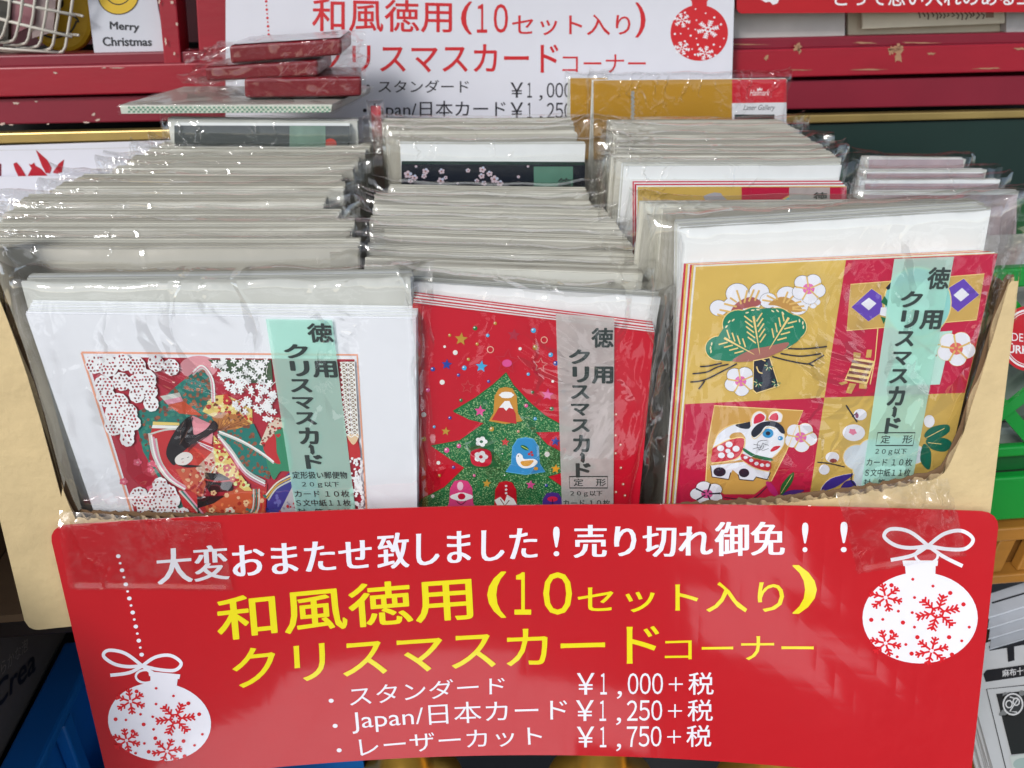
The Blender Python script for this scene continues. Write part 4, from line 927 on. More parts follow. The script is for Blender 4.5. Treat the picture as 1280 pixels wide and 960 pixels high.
# crimson square, top right: gold panel with diamonds, battledore, plum
a.frame(1020, 310, 5.054)
a.poly([(218, 228), (1062, 162), (1012, 452), (193, 520)], (206, 168, 92), 2); a.line([(218, 228), (1062, 162), (1012, 452), (193, 520)], 5, GLD, 3, close=True)
for pts, ip in (([(350, 256), (412, 300), (420, 400), (330, 462), (222, 372)], [(332, 312), (380, 348), (332, 392), (282, 350)]), ([(932, 192), (1030, 294), (895, 402), (845, 360), (838, 250)], [(920, 250), (966, 292), (912, 336), (866, 296)])):
    a.line(pts, 6, GLD, 3, close=True); a.poly(pts, (104, 72, 182), 4); a.poly(ip, W2, 5)
a.blob(640, 340, 215, 225, GLD, 5, 40); a.blob(640, 340, 208, 218, (150, 214, 208), 6, 40); a.cpoly([(480, 200), (640, 130), (800, 200), (780, 240), (640, 210), (520, 240)], (70, 160, 190), 7)
a.poly([(430, 300), (450, 330), (445, 364), (408, 340)], (24, 110, 70), 7); a.poly([(408, 372), (446, 372), (440, 430), (400, 420)], W2, 7); a.poly([(438, 250), (468, 214), (480, 250), (450, 262)], DK, 7); a.poly([(405, 430), (440, 440), (425, 478)], (24, 110, 70), 7)
for x, y, r in ((600, 330, 50), (700, 330, 50), (560, 250, 40), (720, 260, 36)): a.blob(x, y, r, r*.8, (120, 170, 170), 7, 16)
a.poly([(560, 545), (860, 520), (780, 860), (430, 870)], (190, 226, 214), 5); a.line([(600, 560), (760, 680)], 12, (170, 130, 110), 6); a.line([(440, 640), (860, 600)], 8, (210, 190, 130), 6)
a.poly([(240, 692), (370, 712), (320, 860), (178, 832)], GLD, 6)
for i in range(4): y = 716+i*34; x = 228-i*11; a.poly([(x, y-12), (x+128, y+8), (x+122, y+24), (x-4, y+6)], (130, 70, 62), 7)
for p in ([(320, 640), (352, 640), (345, 690), (312, 690)], [(236, 655), (282, 662), (276, 692), (234, 688)], [(140, 850), (190, 838), (200, 850), (160, 864)], [(272, 855), (322, 858), (316, 888), (270, 884)], [(210, 850), (252, 856), (220, 918), (186, 910)]): a.poly(p, (214, 172, 96), 6)
plum(882, 632, 120, 7, GLD, (226, 110, 100)); a.line([(390, 500), (372, 700), (340, 860)], 6, GLD, 4)
# crimson square, lower left: toy dog
a.frame(840, 480, 5.818)
a.poly([(308, 155), (952, 192), (830, 490), (720, 705), (600, 800), (380, 800), (240, 720), (262, 420)], (206, 158, 80), 2); a.line([(240, 800), (262, 420), (308, 155), (952, 192), (830, 490), (720, 705)], 7, GLD, 3)
plum(935, 385, 118, 1, GLD)
a.cpoly([(300, 440), (340, 360), (430, 300), (560, 275), (600, 300), (640, 420), (600, 520), (420, 560), (300, 560)], (232, 234, 244), 5); a.curve([(300, 440), (340, 350), (430, 295), (540, 280)], 6, GLD, 6)
a.cpoly([(460, 295), (520, 280), (590, 272), (560, 320), (500, 318)], DK, 6); a.cpoly([(420, 390), (440, 355), (500, 350), (530, 385), (520, 400)], (206, 158, 80), 6)
a.poly([(280, 590), (720, 540), (700, 690), (610, 672), (590, 700), (490, 690), (480, 655), (440, 620), (425, 650), (410, 690), (290, 672)], (232, 234, 244), 5); a.line([(280, 590), (290, 672), (410, 690), (425, 640)], 7, DK, 6); a.line([(480, 655), (490, 690), (590, 700), (610, 672), (690, 692), (715, 640)], 7, DK, 6)
a.cpoly([(305, 455), (420, 400), (520, 395), (500, 500), (440, 545), (290, 565), (290, 500)], (206, 40, 62), 7); a.curve([(305, 455), (420, 398), (525, 392), (505, 500), (440, 550), (285, 572)], 8, GLD, 8)
for x, y, r in ((413, 435, 26), (352, 462, 26), (464, 466, 26), (405, 482, 19), (358, 514, 25), (424, 513, 26)): a.blob(x, y, r, r*.85, W2, 9, 14)
a.cpoly([(540, 380), (580, 290), (650, 265), (740, 270), (800, 320), (815, 400), (790, 470), (730, 530), (620, 520), (540, 470)], (238, 240, 248), 9); a.curve([(800, 320), (820, 400), (790, 470), (735, 525)], 6, GLD, 10)
for p, q2 in (([(570, 300), (580, 225), (630, 190), (680, 215), (670, 265), (620, 290)], [(592, 280), (600, 232), (640, 208), (672, 232), (660, 262), (615, 280)]), ([(700, 250), (715, 205), (760, 190), (798, 215), (790, 270), (740, 265)], [(706, 250), (725, 215), (762, 208), (766, 258)])):
    a.cpoly(p, (240, 236, 240), 10); a.cpoly(q2, (214, 44, 76), 11)
a.curve([(572, 300), (582, 222), (632, 190), (684, 220)], 5, GLD, 12); a.curve([(704, 220), (755, 190), (800, 218), (792, 268)], 5, GLD, 12)
a.cpoly([(578, 370), (575, 340), (610, 295), (660, 270), (740, 265), (800, 300), (818, 350), (790, 350), (750, 310), (680, 300), (640, 350), (600, 380)], DK, 12); a.curve([(575, 372), (600, 392), (650, 350), (690, 308), (750, 320)], 5, GLD, 13)
a.blob(695, 352, 40, 34, (50, 150, 206), 13, 18); a.blob(695, 352, 17, 15, DK, 14, 14); a.blob(785, 388, 19, 16, (50, 150, 206), 13, 14); a.blob(778, 386, 7, 6, W2, 14, 8)
a.cpoly([(712, 478), (740, 448), (785, 445), (760, 470), (725, 485)], (206, 40, 62), 13)
a.line([(640+24*cos(t*.7), 440+34*sin(t*.7)) for t in range(8)], 3, DK, 13)
for p in ([(590, 432), (640, 440)], [(585, 466), (650, 448)], [(640, 405), (690, 402)], [(655, 425), (700, 440)], [(650, 480), (700, 462)], [(630, 475), (660, 420)]): a.line(p, 3, DK, 13)
a.cpoly([(520, 460), (600, 505), (720, 535), (716, 552), (600, 530), (520, 482)], (30, 110, 70), 12); a.cpoly([(508, 500), (600, 540), (712, 560), (700, 625), (600, 600), (505, 545)], (206, 40, 62), 12); a.curve([(506, 548), (600, 605), (702, 630)], 6, GLD, 13)
for x, y in ((533, 527), (574, 548), (612, 572), (652, 583), (693, 584)): a.blob(x, y, 16, 13, W2, 13, 12)
a.blob(345, 635, 45, 34, DK, 8, 20); a.blob(522, 642, 38, 32, DK, 8, 20)
plum(252, 790, 120, 14, DK, (214, 90, 150), .75, .6, DK)
a.cpoly([(680, 710), (720, 715), (770, 790), (760, 815), (710, 780)], (190, 40, 110), 8); a.cpoly([(785, 790), (800, 720), (880, 635), (870, 710), (800, 800)], (30, 100, 50), 9); a.line([(790, 790), (870, 660)], 3, GLD, 10); a.cpoly([(780, 815), (850, 770), (960, 768), (880, 805)], (84, 50, 130), 8)
a.curve([(380, 820), (500, 832), (600, 820), (690, 740)], 6, DK, 8)
a.frame(1000, 470, 5.333)
for cx, cy, rx, ry in ((357, 376, 75, 56), (400, 255, 44, 38), (215, 540, 46, 36), (160, 622, 36, 34)): a.blob(cx, cy, rx, ry, W2, 3, 20)
a.blob(350, 370, 26, 20, (230, 130, 160), 4, 10, .3, .3); a.curve([(305, 192), (350, 260), (380, 305)], 10, DK, 5); a.line([(345, 270), (380, 240)], 7, DK, 5); a.curve([(115, 572), (200, 582), (296, 604)], 8, DK, 5); a.blob(220, 562, 26, 14, (150, 70, 70), 5, 8); a.blob(378, 262, 12, 18, (140, 80, 110), 5, 8)
scallop([(380, 540, 92), (480, 500, 92), (600, 480, 90), (700, 480, 90), (760, 520, 70), (430, 620, 78), (420, 680, 64), (560, 600, 110), (660, 560, 90)], (214, 224, 232), GLD, 4, 6); a.blob(860, 300, 36, 42, W2, 3, 16)
a.curve([(345, 640), (340, 690), (380, 745)], 8, DK, 9)
for p in ([(135, 758), (200, 680), (345, 645), (335, 670), (230, 740)], [(250, 800), (290, 710), (350, 690), (380, 740), (330, 800)]): a.cpoly(p, W2, 7); a.cpoly([(x*.96+10, y*.96+28) for x, y in p], (64, 48, 140), 8)
for p, q2 in (([(825, 400), (870, 340), (980, 320), (990, 370), (900, 420)], 0), ([(840, 420), (960, 410), (1010, 450), (960, 500), (870, 480)], 0), ([(820, 450), (870, 500), (860, 620), (800, 560)], 0)): a.cpoly(p, (20, 104, 84), 7)
a.line([(840, 408), (960, 345)], 4, GLD, 8); a.line([(850, 440), (940, 450)], 4, GLD, 8)
a.fr = None; a.build("picture", PR.root)
LAB3 = mat("green_label_film_clear", (196, 248, 230), .3, var=.05, vscale=50, coat=.3, trans=.42)
label_strip(PR, [(1116, 322), (1190.5, 319), (1131, 640), (1070, 640)], [(1116, 327), (1189.6, 327), (1137, 606), (1075, 606)], True, mf=LAB3, base=30)
# ------------------------------------------------------------------ rows of packs behind the front ones
ORD = ["second", "third", "fourth", "fifth", "sixth", "seventh", "eighth", "ninth", "tenth", "eleventh", "twelfth"]
rj = random.Random(21)
def row(lst, z, colname, grp, what="wrapped pack of cream envelopes", ords=None, den=.0095, slope=0., seed=100, Ymin=None, mats=None):  # the cream of these envelopes is shade put into the paper colour
    mats = [mat('shaded_envelope_a', (214, 212, 200), .75, var=.03, vscale=90), mat('shaded_envelope_b', (184, 180, 167), .75, var=.04, vscale=90)]  # shade among the rows put into a darker envelope colour
    Ys = [atZ((t[1]+t[2])/2, t[0], z).y for t in lst]; gaps = [b_-a_ for a_, b_ in zip(Ys, Ys[1:])]; gaps.append(gaps[-1])
    for i, t in enumerate(lst):
        den = max(.007, gaps[i]*rj.uniform(.7, .97)); nsh = int(den/.00085)
        py, xl, xr = t[:3]; Y = atZ((xl+xr)/2, py, z).y; yaw = rj.uniform(-.0045, .0045)
        py += rj.uniform(-1.2, 1.2); pyr = py+(t[3] if len(t) > 3 else 0)+rj.uniform(-1.5, 1.5)
        lab = f"{what}, {ords[i] if ords else ORD[i]+' from the front'} in the {colname}"
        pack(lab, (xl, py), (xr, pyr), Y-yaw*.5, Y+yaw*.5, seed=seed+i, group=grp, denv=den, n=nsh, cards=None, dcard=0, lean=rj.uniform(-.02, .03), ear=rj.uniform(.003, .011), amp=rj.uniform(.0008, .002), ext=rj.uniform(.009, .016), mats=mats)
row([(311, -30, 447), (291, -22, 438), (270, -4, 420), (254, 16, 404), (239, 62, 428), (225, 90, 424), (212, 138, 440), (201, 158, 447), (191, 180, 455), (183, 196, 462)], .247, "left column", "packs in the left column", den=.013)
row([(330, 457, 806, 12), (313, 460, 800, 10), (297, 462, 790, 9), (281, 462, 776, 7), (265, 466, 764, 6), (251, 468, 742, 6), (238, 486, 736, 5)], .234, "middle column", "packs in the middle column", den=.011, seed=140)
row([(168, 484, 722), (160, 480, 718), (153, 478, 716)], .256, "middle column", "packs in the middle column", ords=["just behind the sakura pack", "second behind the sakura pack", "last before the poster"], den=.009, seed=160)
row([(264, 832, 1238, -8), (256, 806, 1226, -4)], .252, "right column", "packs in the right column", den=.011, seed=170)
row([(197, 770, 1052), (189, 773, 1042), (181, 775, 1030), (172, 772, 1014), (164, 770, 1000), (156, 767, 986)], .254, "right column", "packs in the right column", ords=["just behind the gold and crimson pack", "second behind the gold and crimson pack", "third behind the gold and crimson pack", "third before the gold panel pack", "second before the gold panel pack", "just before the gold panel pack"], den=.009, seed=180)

# gold and crimson pack half way back in the right column
Yg = atZ(915, 206, .256).y
CMG = [GOLD, CRIM, PAPER]
PG = pack("half hidden pack with gold and crimson cards half way back in the right column", (781, 206), (1053, 205), Yg, seed=30, n=10, denv=.009, dcard=.005, cards=dict(q=[(797, 234), (1058, 233), (1056, 330), (797, 330)], mats=CMG, n=6, step=.0006, stepx=-.0006), group="packs in the right column", ear=.006, amp=.002, extL=.016, extR=.012)
a = Art(PG.surf, 'gloss', 1)
a.rect(927, 234, 1058, 330, CRIM, 0); a.blob(893, 250, 14, 9, (170, 170, 176), 1, 12, 0, .3); a.blob(842, 262, 30, 8, (170, 166, 160), 1, 14, 0, .3, 7)
a.blob(1000, 256, 26, 14, (226, 190, 110), 1, 20); a.blob(1000, 257, 24, 13, (100, 196, 200), 2, 20); a.build("picture", PG.root)
a = Art(PG.surf, 'print', 8); a.rect(986, 234, 1037, 320, LABF2, 0); s_ = a.build("label_strip", PG.root)
a = Art(PG.surf, 'print', 9); a.text("徳", [(1016, 240), (1034, 240), (1034, 252), (1016, 252)], INK, 1, .03); a.build("label_lettering", s_)
# dark sakura pack half way back in the middle column
NAVY = mat("dark_navy_card", (22, 28, 40), .35, var=.05, coat=.3)
Yf = .232
PF = pack("dark navy pack with small pink cherry blossoms half way back in the middle column", (501, 179), (733, 179), Yf, seed=31, n=9, denv=.009, dcard=.005, cards=dict(q=[(502, 206), (731.5, 207), (730, 320), (503, 320)], mats=[NAVY, mat("dark_green_card_edge", (20, 60, 46), .5), NAVY], n=5, step=.0003), group="packs in the middle column", ear=.006, amp=.002)
a = Art(PF.surf, 'gloss', 1); q = random.Random(3)
for x, y, r in [(510, 218, 6), (518, 222, 5), (513, 226, 4), (532, 214, 5), (530, 220, 4), (552, 214, 4.5), (551, 226, 5.5), (557, 222, 3), (585, 213, 3.5), (603, 212, 5), (602, 220, 4.5), (612, 217, 4.5), (618, 224, 6), (625, 229, 5), (605, 229, 4), (596, 226, 3.5), (648, 221, 2.5), (520, 208, 2), (660, 208, 2), (572, 229, 2), (524, 236, 5), (560, 240, 5), (612, 242, 5)]:
    for k in range(5): t = k*2*pi/5+r; a.blob(x+r*.55*cos(t), y+r*.5*sin(t), r*.36, r*.33, random.Random(k).choice([(206, 186, 194), (190, 196, 216), (214, 200, 206)]), 1, 7)
    a.blob(x, y, r*.2, r*.2, (170, 110, 100), 2, 6)
a.build("picture", PF.root)
a = Art(PF.surf, 'print', 8); a.poly([(667, 208), (716, 208), (716, 320), (668, 320)], mat("green_label_film_dark", (110, 160, 140), .35, var=.12, vscale=120, coat=.3, trans=.35), 0); s_ = a.build("label_strip", PF.root)
a = Art(PF.surf, 'print', 9); a.text("徳", [(697, 222), (714, 222), (714, 240), (697, 240)], INK, 1, .03); a.build("label_lettering", s_)
# dark green pack at the back of the left column
Yd = .292
PD = pack("charcoal card pack with green label at the back of the left column", (209, 148), (446, 151), Yd, seed=33, n=9, denv=.009, dcard=.005, cards=dict(q=[(218, 157), (437, 157.5), (437, 260), (218, 260)], mats=[mat("charcoal_card", (66, 72, 72), .4, var=.12, vscale=20, coat=.2), PAPER], n=5, step=.0003), group="packs in the left column", ear=.0, amp=.0016, extR=.02, extL=.006, bagtop=.002)
a = Art(PD.surf, 'gloss', 1); a.blob(413, 180, 8, 7, (190, 70, 60), 1, 12); a.build("picture", PD.root)
a = Art(PD.surf, 'print', 8); a.rect(362, 157, 407, 250, mat("grey_green_film", (120, 150, 134), .4, var=.15, vscale=150, trans=.25), 0); a.build("label_strip", PD.root)
# red edged pack between the left and middle columns
pack("narrow red pack showing a red edge between the left and middle columns", (464, 132), (475, 132), Yd+.026, seed=35, n=4, denv=.004, mats=[mat("red_envelope", (196, 26, 40), .5)], dcard=0, ext=.003, ear=.002, group="packs in the left column")

# gold panel packs at the back of the right column
GPAN = mat("matt_gold_envelope", (196, 146, 44), .5, metal=.35, var=.06, vscale=18)
def gold_pack(label, TL, TR, Y, seed, full):
    P = pack(label, TL, TR, Y, seed=seed, n=5, denv=.006, dcard=.003, zb=.12, cards=dict(q=[(TL[0]+1, TL[1]+1), (TR[0]-1, TR[1]+1), (TR[0]-1, 200), (TL[0]+1, 200)], mats=[GPAN, PAPER], n=3, step=.0001), ear=.004, bagtop=.012 if full else .006, amp=.0018, group="gold panel packs at the back", ext=.004)
    return P
PH = gold_pack("gold card pack with red and white brand label standing highest at the back right", (741, 100), (984, 98), .366, 40, True)
a = Art(PH.surf, 'gloss', 1); a.poly([(915, 99.5), (983, 98.8), (983, 128), (915, 129)], (196, 26, 44), 1); a.poly([(915, 129), (983, 128), (983, 190), (915, 190)], (222, 222, 226), 1); a.rect(918, 143, 968, 190, (44, 54, 54), 2)
a.text("Hallmark", [(937, 112), (962, 112), (962, 119.5), (937, 119.5)], (240, 230, 230), 2, .0, .4)
a.poly([(946, 110), (948, 111.5), (949.5, 109), (951, 111.5), (953, 110), (952.5, 113), (946.5, 113)], (240, 230, 230), 2)
a.text("Laser Gallery", [(929, 131), (969, 131), (969, 139.5), (929, 139.5)], (44, 44, 50), 2, .0, .4)
a.build("brand_label", PH.root); a = Art(PH.surf, 'gloss', 1)
a.line([(790+(i % 2)*1.6, 114+i*2.6) for i in range(17)], 4, (158, 158, 152), 2)
a.build("zigzag_print", PH.root)
gold_pack("narrow gold card pack peeping out left of the brand label pack", (712, 97), (760, 97), .374, 41, False)

# far right: pearly packs in a carton of their own
PEARL = mat("pearly_pink_card", (206, 186, 190), .25, metal=.3, var=.22, vscale=45, coat=.4, bump=.3, bscale=60)
cb = empty("small_carton", (.40, .26, -.05)); tag(cb, "small cardboard carton right of the big box holding the pearly packs", "box")
for nm, bb in (("floor", (-.11, .11, -.07, .11, 0, .004)), ("side_wall", (-.115, -.111, -.07, .11, .0045, .2)), ("side_wall", (.111, .115, -.07, .11, .0045, .2)), ("back_wall", (-.11, .11, .1062, .11, .0045, .22)), ("front_wall", (-.1105, .1105, -.0745, -.0705, .0045, .19))): b = MB(); b.box(*bb); b.build(nm, BOARD_SHADED, cb)
for i, (py, xl, xr, Y) in enumerate([(196, 1082, 1208, .345), (213, 1080, 1234, .312), (226, 1078, 1252, .28), (240, 1076, 1275, .25)]):
    pack(["pearly pink pack at the very back of the right carton", "pearly pack, third from the front in the right carton", "pearly pack, second from the front in the right carton", "grey topped pack at the front of the right carton"][i], (xl, py), (xr, py+(-1 if i else 2)), Y, seed=60+i, n=5, denv=.008, dcard=.003, zb=-.045, group="pearly packs in the right carton",
         cards=dict(q=[(xl+4, py+4), (xr-4, py+4), (xr-6, 340), (xl+2, 340)], mats=[PEARL, PAPER], n=3, step=.0002), ear=.005, amp=.002, ext=.008)

# ------------------------------------------------------------------ wrapped boxes lying on the left column
def lying(nm, label, cat, fq, Y, back, mats, shell=True, grp=None, seed=1, extL=.02, extR=.012, top=None):
    """fq: photo pixels of the front face TL TR BR BL at depth Y; back: vector to the rear"""
    C = [atY(*p, Y) for p in fq]; o = C[3].copy(); root = empty(nm, o); tag(root, label, cat, grp)
    b = MB(); B = Vector(back); b.prism([p-o for p in reversed(C)], B); x = b.build("block", mats, root); bevel(x, .0022 if nm == 'red_card_box' else .0008, 3)
    if shell:
        rnd = random.Random(seed); sd_ = rnd.uniform(0, 50); nx, nc = 46, 28; vs = []; fs = []
        for i in range(nx+1):
            t = -extL/(C[1]-C[0]).length+(1+(extL+extR)/(C[1]-C[0]).length)*i/nx; tc = min(1, max(0, t)); o_ = abs(t-tc)*(C[1]-C[0]).length
            TLp = C[0].lerp(C[1], tc); BLp = C[3].lerp(C[2], tc); off = (C[1]-C[0]).normalized()*((t-tc)*(C[1]-C[0]).length)
            mid = (TLp+BLp)*.5+B*.5; sh = 1-min(1, o_/.012)*.55
            R4 = [TLp, BLp, BLp+B, TLp+B]
            for j in range(nc):
                q = j/nc*4; k = int(q); p = R4[k].lerp(R4[(k+1) % 4], q-k)
                d = p-mid; p = mid+Vector((d.x, d.y*(1-min(1, o_/.03)*.15), d.z*sh))+off; d2 = (p-mid).normalized()
                am = .0009+.004*min(1, o_/.008); p = p+d2*(.0008+am*1.6*abs(fbm(p.x, p.y, p.z, 120, sd_)))+Vector((0, 0, 1))*am*1.5*fbm(p.x, p.y, p.z, 60, sd_)
                vs.append(p-o)
        for i in range(nx):
            for j in range(nc): fs.append((i*nc+j, i*nc+(j+1) % nc, (i+1)*nc+(j+1) % nc, (i+1)*nc+j))
        mesh_obj("clear_wrap", vs, fs, FILM, root, smooth=True)
    return root, C, B
MAR = mat("dark_red_card_box", (122, 10, 26), .35, var=.08, vscale=30, coat=.1)
GING = mat("green_gingham_edge", (160, 190, 170), .6, var=.05)
Yt = PD.root.location.y-.006
gz = lying("gingham_booklet", "flat booklet with green gingham edge lying across the left column", "booklet", [(149, 131), (416, 130), (414, 140.5), (151, 142.5)], Yt, (0.022, .085, 0), [mat("booklet_cover", (176, 172, 164), .45, var=.12, vscale=14, coat=.3)], True, seed=4, extL=.001, extR=.002)
a = Art(WPlane(Yt, gz[0].location), 'print', 2)
a.poly([(150, 132), (415, 131), (413.5, 140), (152, 142)], (214, 220, 206), 0)
for i in range(43):
    x = 160+i*5.9
    for j in range(3): a.poly([(x+(j % 2)*2.6, 133.2+j*2.6), (x+3+(j % 2)*2.6, 133.2+j*2.6), (x+3+(j % 2)*2.6, 135.6+j*2.6), (x+(j % 2)*2.6, 135.6+j*2.6)], (116, 158, 134), 1)
a.build("gingham_print", gz[0])
lying("red_card_box", "lowest of the three dark red wrapped boxes stacked on the gingham booklet", "box", [(305, 98), (452, 96), (452, 120.5), (306, 122.8)], Yt+.018, (-.004, .062, 0), [MAR], grp="dark red wrapped boxes", seed=6, extL=.034, extR=.003)
lying("red_card_box", "middle of the three dark red wrapped boxes, shifted left", "box", [(255, 84), (397, 75), (398, 95), (258, 102)], Yt+.022, (.004, .06, 0), [MAR], grp="dark red wrapped boxes", seed=7, extL=.016, extR=.028)
tb = lying("red_card_box", "topmost dark red wrapped box with a white printed lid", "box", [(286, 57), (427, 48), (427, 69), (288, 80)], Yt+.022, (.002, .066, 0), [MAR], grp="dark red wrapped boxes", seed=8, extL=.03, extR=.01)
C, B = tb[1], tb[2]; o = tb[0].location; b = MB()
b.add([C[0]-o+Vector((.001, .001, .0006)), C[1]-o+Vector((-.001, .001, .0006)), C[1]+B-o+Vector((-.001, -.001, .0006)), C[0]+B-o+Vector((.001, -.001, .0006))], [(0, 1, 2, 3)])
lid = b.build("printed_lid", mat("white_lid_print", (214, 206, 214), .35, var=.08, vscale=30, coat=.3), tb[0])
lm = [mat("dark_lid_ink", (50, 30, 44), .4), mat("red_lid_ink", (206, 36, 60), .4)]
for (t, s_, r) in ((.83, .75, .006), (.9, .4, .003), (.12, .5, .0025), (.2, .7, .0016), (.2, .55, .0016), (.2, .4, .0016), (.2, .25, .0016)):
    a_ = MB(); p = C[0].lerp(C[1], t)+B*s_-o+Vector((0, 0, .0008)); n_ = 14
    a_.add([p+Vector((r*cos(2*pi*k/n_), r*.8*sin(2*pi*k/n_), 0)) for k in range(n_)]+[p+Vector((r*.6*cos(2*pi*k/n_), r*.5*sin(2*pi*k/n_), 0)) for k in range(n_)], [(k, (k+1) % n_, n_+(k+1) % n_, n_+k) for k in range(n_)])
    a_.build("printed_ring", lm[0 if r > .002 else 1], lid)

# ------------------------------------------------------------------ tape over the sign corners
def tape(label, uvq, lift, seed, nx=44, ny=30, back=None):
    o = Vector(SIG.loc(*SIG.uv(*uvq[0]))); root = bpy.data.objects
    q = [SIG.uv(*p) for p in uvq]; S2 = Ruled(o, .0); vs = []; fs = []
    for i in range(nx+1):
        for j in range(ny+1):
            s_, t = i/nx, j/ny
            u = (1-t)*((1-s_)*q[0][0]+s_*q[1][0])+t*((1-s_)*q[3][0]+s_*q[2][0]); v = (1-t)*((1-s_)*q[0][1]+s_*q[1][1])+t*((1-s_)*q[3][1]+s_*q[2][1])
            ridge = 1.3*abs(fbm(u*1.0, v*.6, seed, 38))+.5*abs(fbm(u, v, seed+3, 100))+.12*abs(fbm(u, v, seed+5, 300))
            over = max(0, v-.0005)                        # above the sign's top edge: wraps back over the board
            h = .0009+lift*ridge*(.35+min(1, over/.004))-over*.55
            h += .0009 if (j in (0, 1, ny-1, ny) or i in (0, 1, nx-1, nx)) and over == 0 else 0
            e = .0008*fbm(u, v, 2, 500) if j in (0, ny) or i in (0, nx) else 0
            vs.append(S2.loc(u+e, v+e, h))
    for i in range(nx):
        for j in range(ny): k = i*(ny+1)+j; fs.append((k, k+1, k+ny+2, k+ny+1))
    t_ = mesh_obj("packing_tape", vs, fs, TAPE, None, smooth=True); t_.location = o; return tag(t_, label, "tape", "clear tape holding the sign")
tape("wrinkled clear tape over the left top corner of the red sign", [(72, 641), (276, 650), (201+92, 736), (88, 734)], .0012, 2)
tape("crumpled clear tape bunched over the right top part of the red sign", [(1046, 618), (1186, 600), (1206, 692), (1070, 714)], .004, 7)

# ------------------------------------------------------------------ table under the box, with flared golden legs
tbl = empty("display_table", (0.02, .2, -.62)); tag(tbl, "dark table with golden flared legs carrying the cardboard box", "table"); TO = tbl.location.copy()
DW = mat("dark_stained_wood", (40, 28, 22), .5, var=.2, vscale=20, stretch=(1, 8, 8), bump=.2)
b = MB(); b.box(-.29, .262, -.16, .192, .655, .6748); bevel(b.build("table_top", DW, tbl), .002)
GB = mat("aged_gold_metal", (206, 160, 66), .32, metal=.75, var=.15, vscale=30, bump=.15, bscale=120)
for px, Y in ((505, .10), (753, .10), (972, .10)):
    p = atY(px, 948, Y)-TO; b = MB()
    prof = [(.017, .655), (.0172, p.z+.02), (.019, p.z), (.0225, p.z-.006), (.031, p.z-.016), (.043, p.z-.03), (.05, p.z-.06), (.045, p.z-.12), (.03, p.z-.2), (.026, p.z-.3), (.034, .06), (.05, .01), (.05, 0)]
    b.lathe(prof, (p.x, p.y, 0), 36); b.build("leg", GB, tbl, True)
    for k in range(2): pass
b = MB(); b.box(-.26, .23, .15, .165, .2, .65); b.build("back_board", mat("dark_brown_board", (46, 32, 24), .7, var=.2), tbl)

# ------------------------------------------------------------------ left: dark box with lettering, blue crate
XB = -.272
kb = empty("dark_box", (XB-.1, .1, -.62)); tag(kb, "dark grey box with black Crea lettering at the bottom left edge", "box"); KO = kb.location.copy()
DKB = mat("dark_grey_box_card", (98, 90, 84), .6, var=.08, vscale=30)
pB = atX(-5, 962, XB).z; pT = .165
b = MB(); b.box(-.16, .1, -.25, .1, pB+.62, pT+.62); bevel(b.build("carton_body", DKB, kb), .002)
b = MB(); b.box(-.14, .08, -.24, .22, 0, pB+.6195); b.build("plinth", BLACK, kb)
class XPlane:
    def uv(s, px, py): q = atX(px, py, XB); return q.y, q.z
    def loc(s, u, v, h=0.): return (XB+h-KO.x, u-KO.y, v-KO.z)
a = Art(XPlane(), 'print', 5); KI = (20, 18, 18)
a.text("Crea", [(-8, 858), (44, 806), (44, 838), (-10, 892)], KI, 1, .02)
a.text("なめらかな泡", [(-20, 846), (34, 796), (34, 812), (-20, 866)], (150, 140, 128), 1, .0)
a.build("lettering", kb)
bc = empty("blue_crate", (-.2, .08, -.62)); tag(bc, "blue plastic crate low down between the dark box and the red sign", "crate"); BO2 = bc.location.copy()
BLU = mat("blue_plastic", (20, 108, 186), .35, var=.08, vscale=25, coat=.2)
zc = atZ(105, 850, 0).z
def bpx(px, py, z): return atZ(px, py, z)-BO2
Zc = pB-.004
b = MB(); P_ = [bpx(20, 962, Zc), bpx(96, 832, Zc), bpx(260, 832, Zc), bpx(300, 962, Zc)]
p, r2, q2, s2 = P_[1], P_[0], P_[2], P_[3]
x0, x1, y0, y1, zt = r2.x, .12, r2.y-.12, p.y+.015, Zc+.62
x0 = XB+.004-BO2.x
b.box(x0, x0+.012, y0, y1, .2, zt); b.box(x0+.0121, x1, y1-.012, y1, .2, zt-.002); b.build("side_panel", BLU, bc)
b = MB(); b.box(x0-.0005, x0+.022, y0, y1, zt+.0005, zt+.008); bevel(b.build("rim", BLU, bc), .002)
for k in range(7):
    b = MB(); yy = y0+.03+k*.06; b.box(x0+.0125, x0+.021, yy, yy+.012, .22, zt-.001); bevel(b.build("rib", BLU, bc), .0015)
b = MB(); b.box(x0+.0125, x1, y0, y1-.0125, .2, .21); b.build("floor", mat("dark_blue_plastic", (12, 46, 90), .5, var=.1), bc)
b = MB(); b.box(x0+.03, x0+.11, y0+.1, y1-.05, .2105, zt-.05); bevel(b.build("inner_block", mat("teal_plastic_part", (16, 84, 120), .4, var=.15, vscale=40, bump=.3), bc), .006)

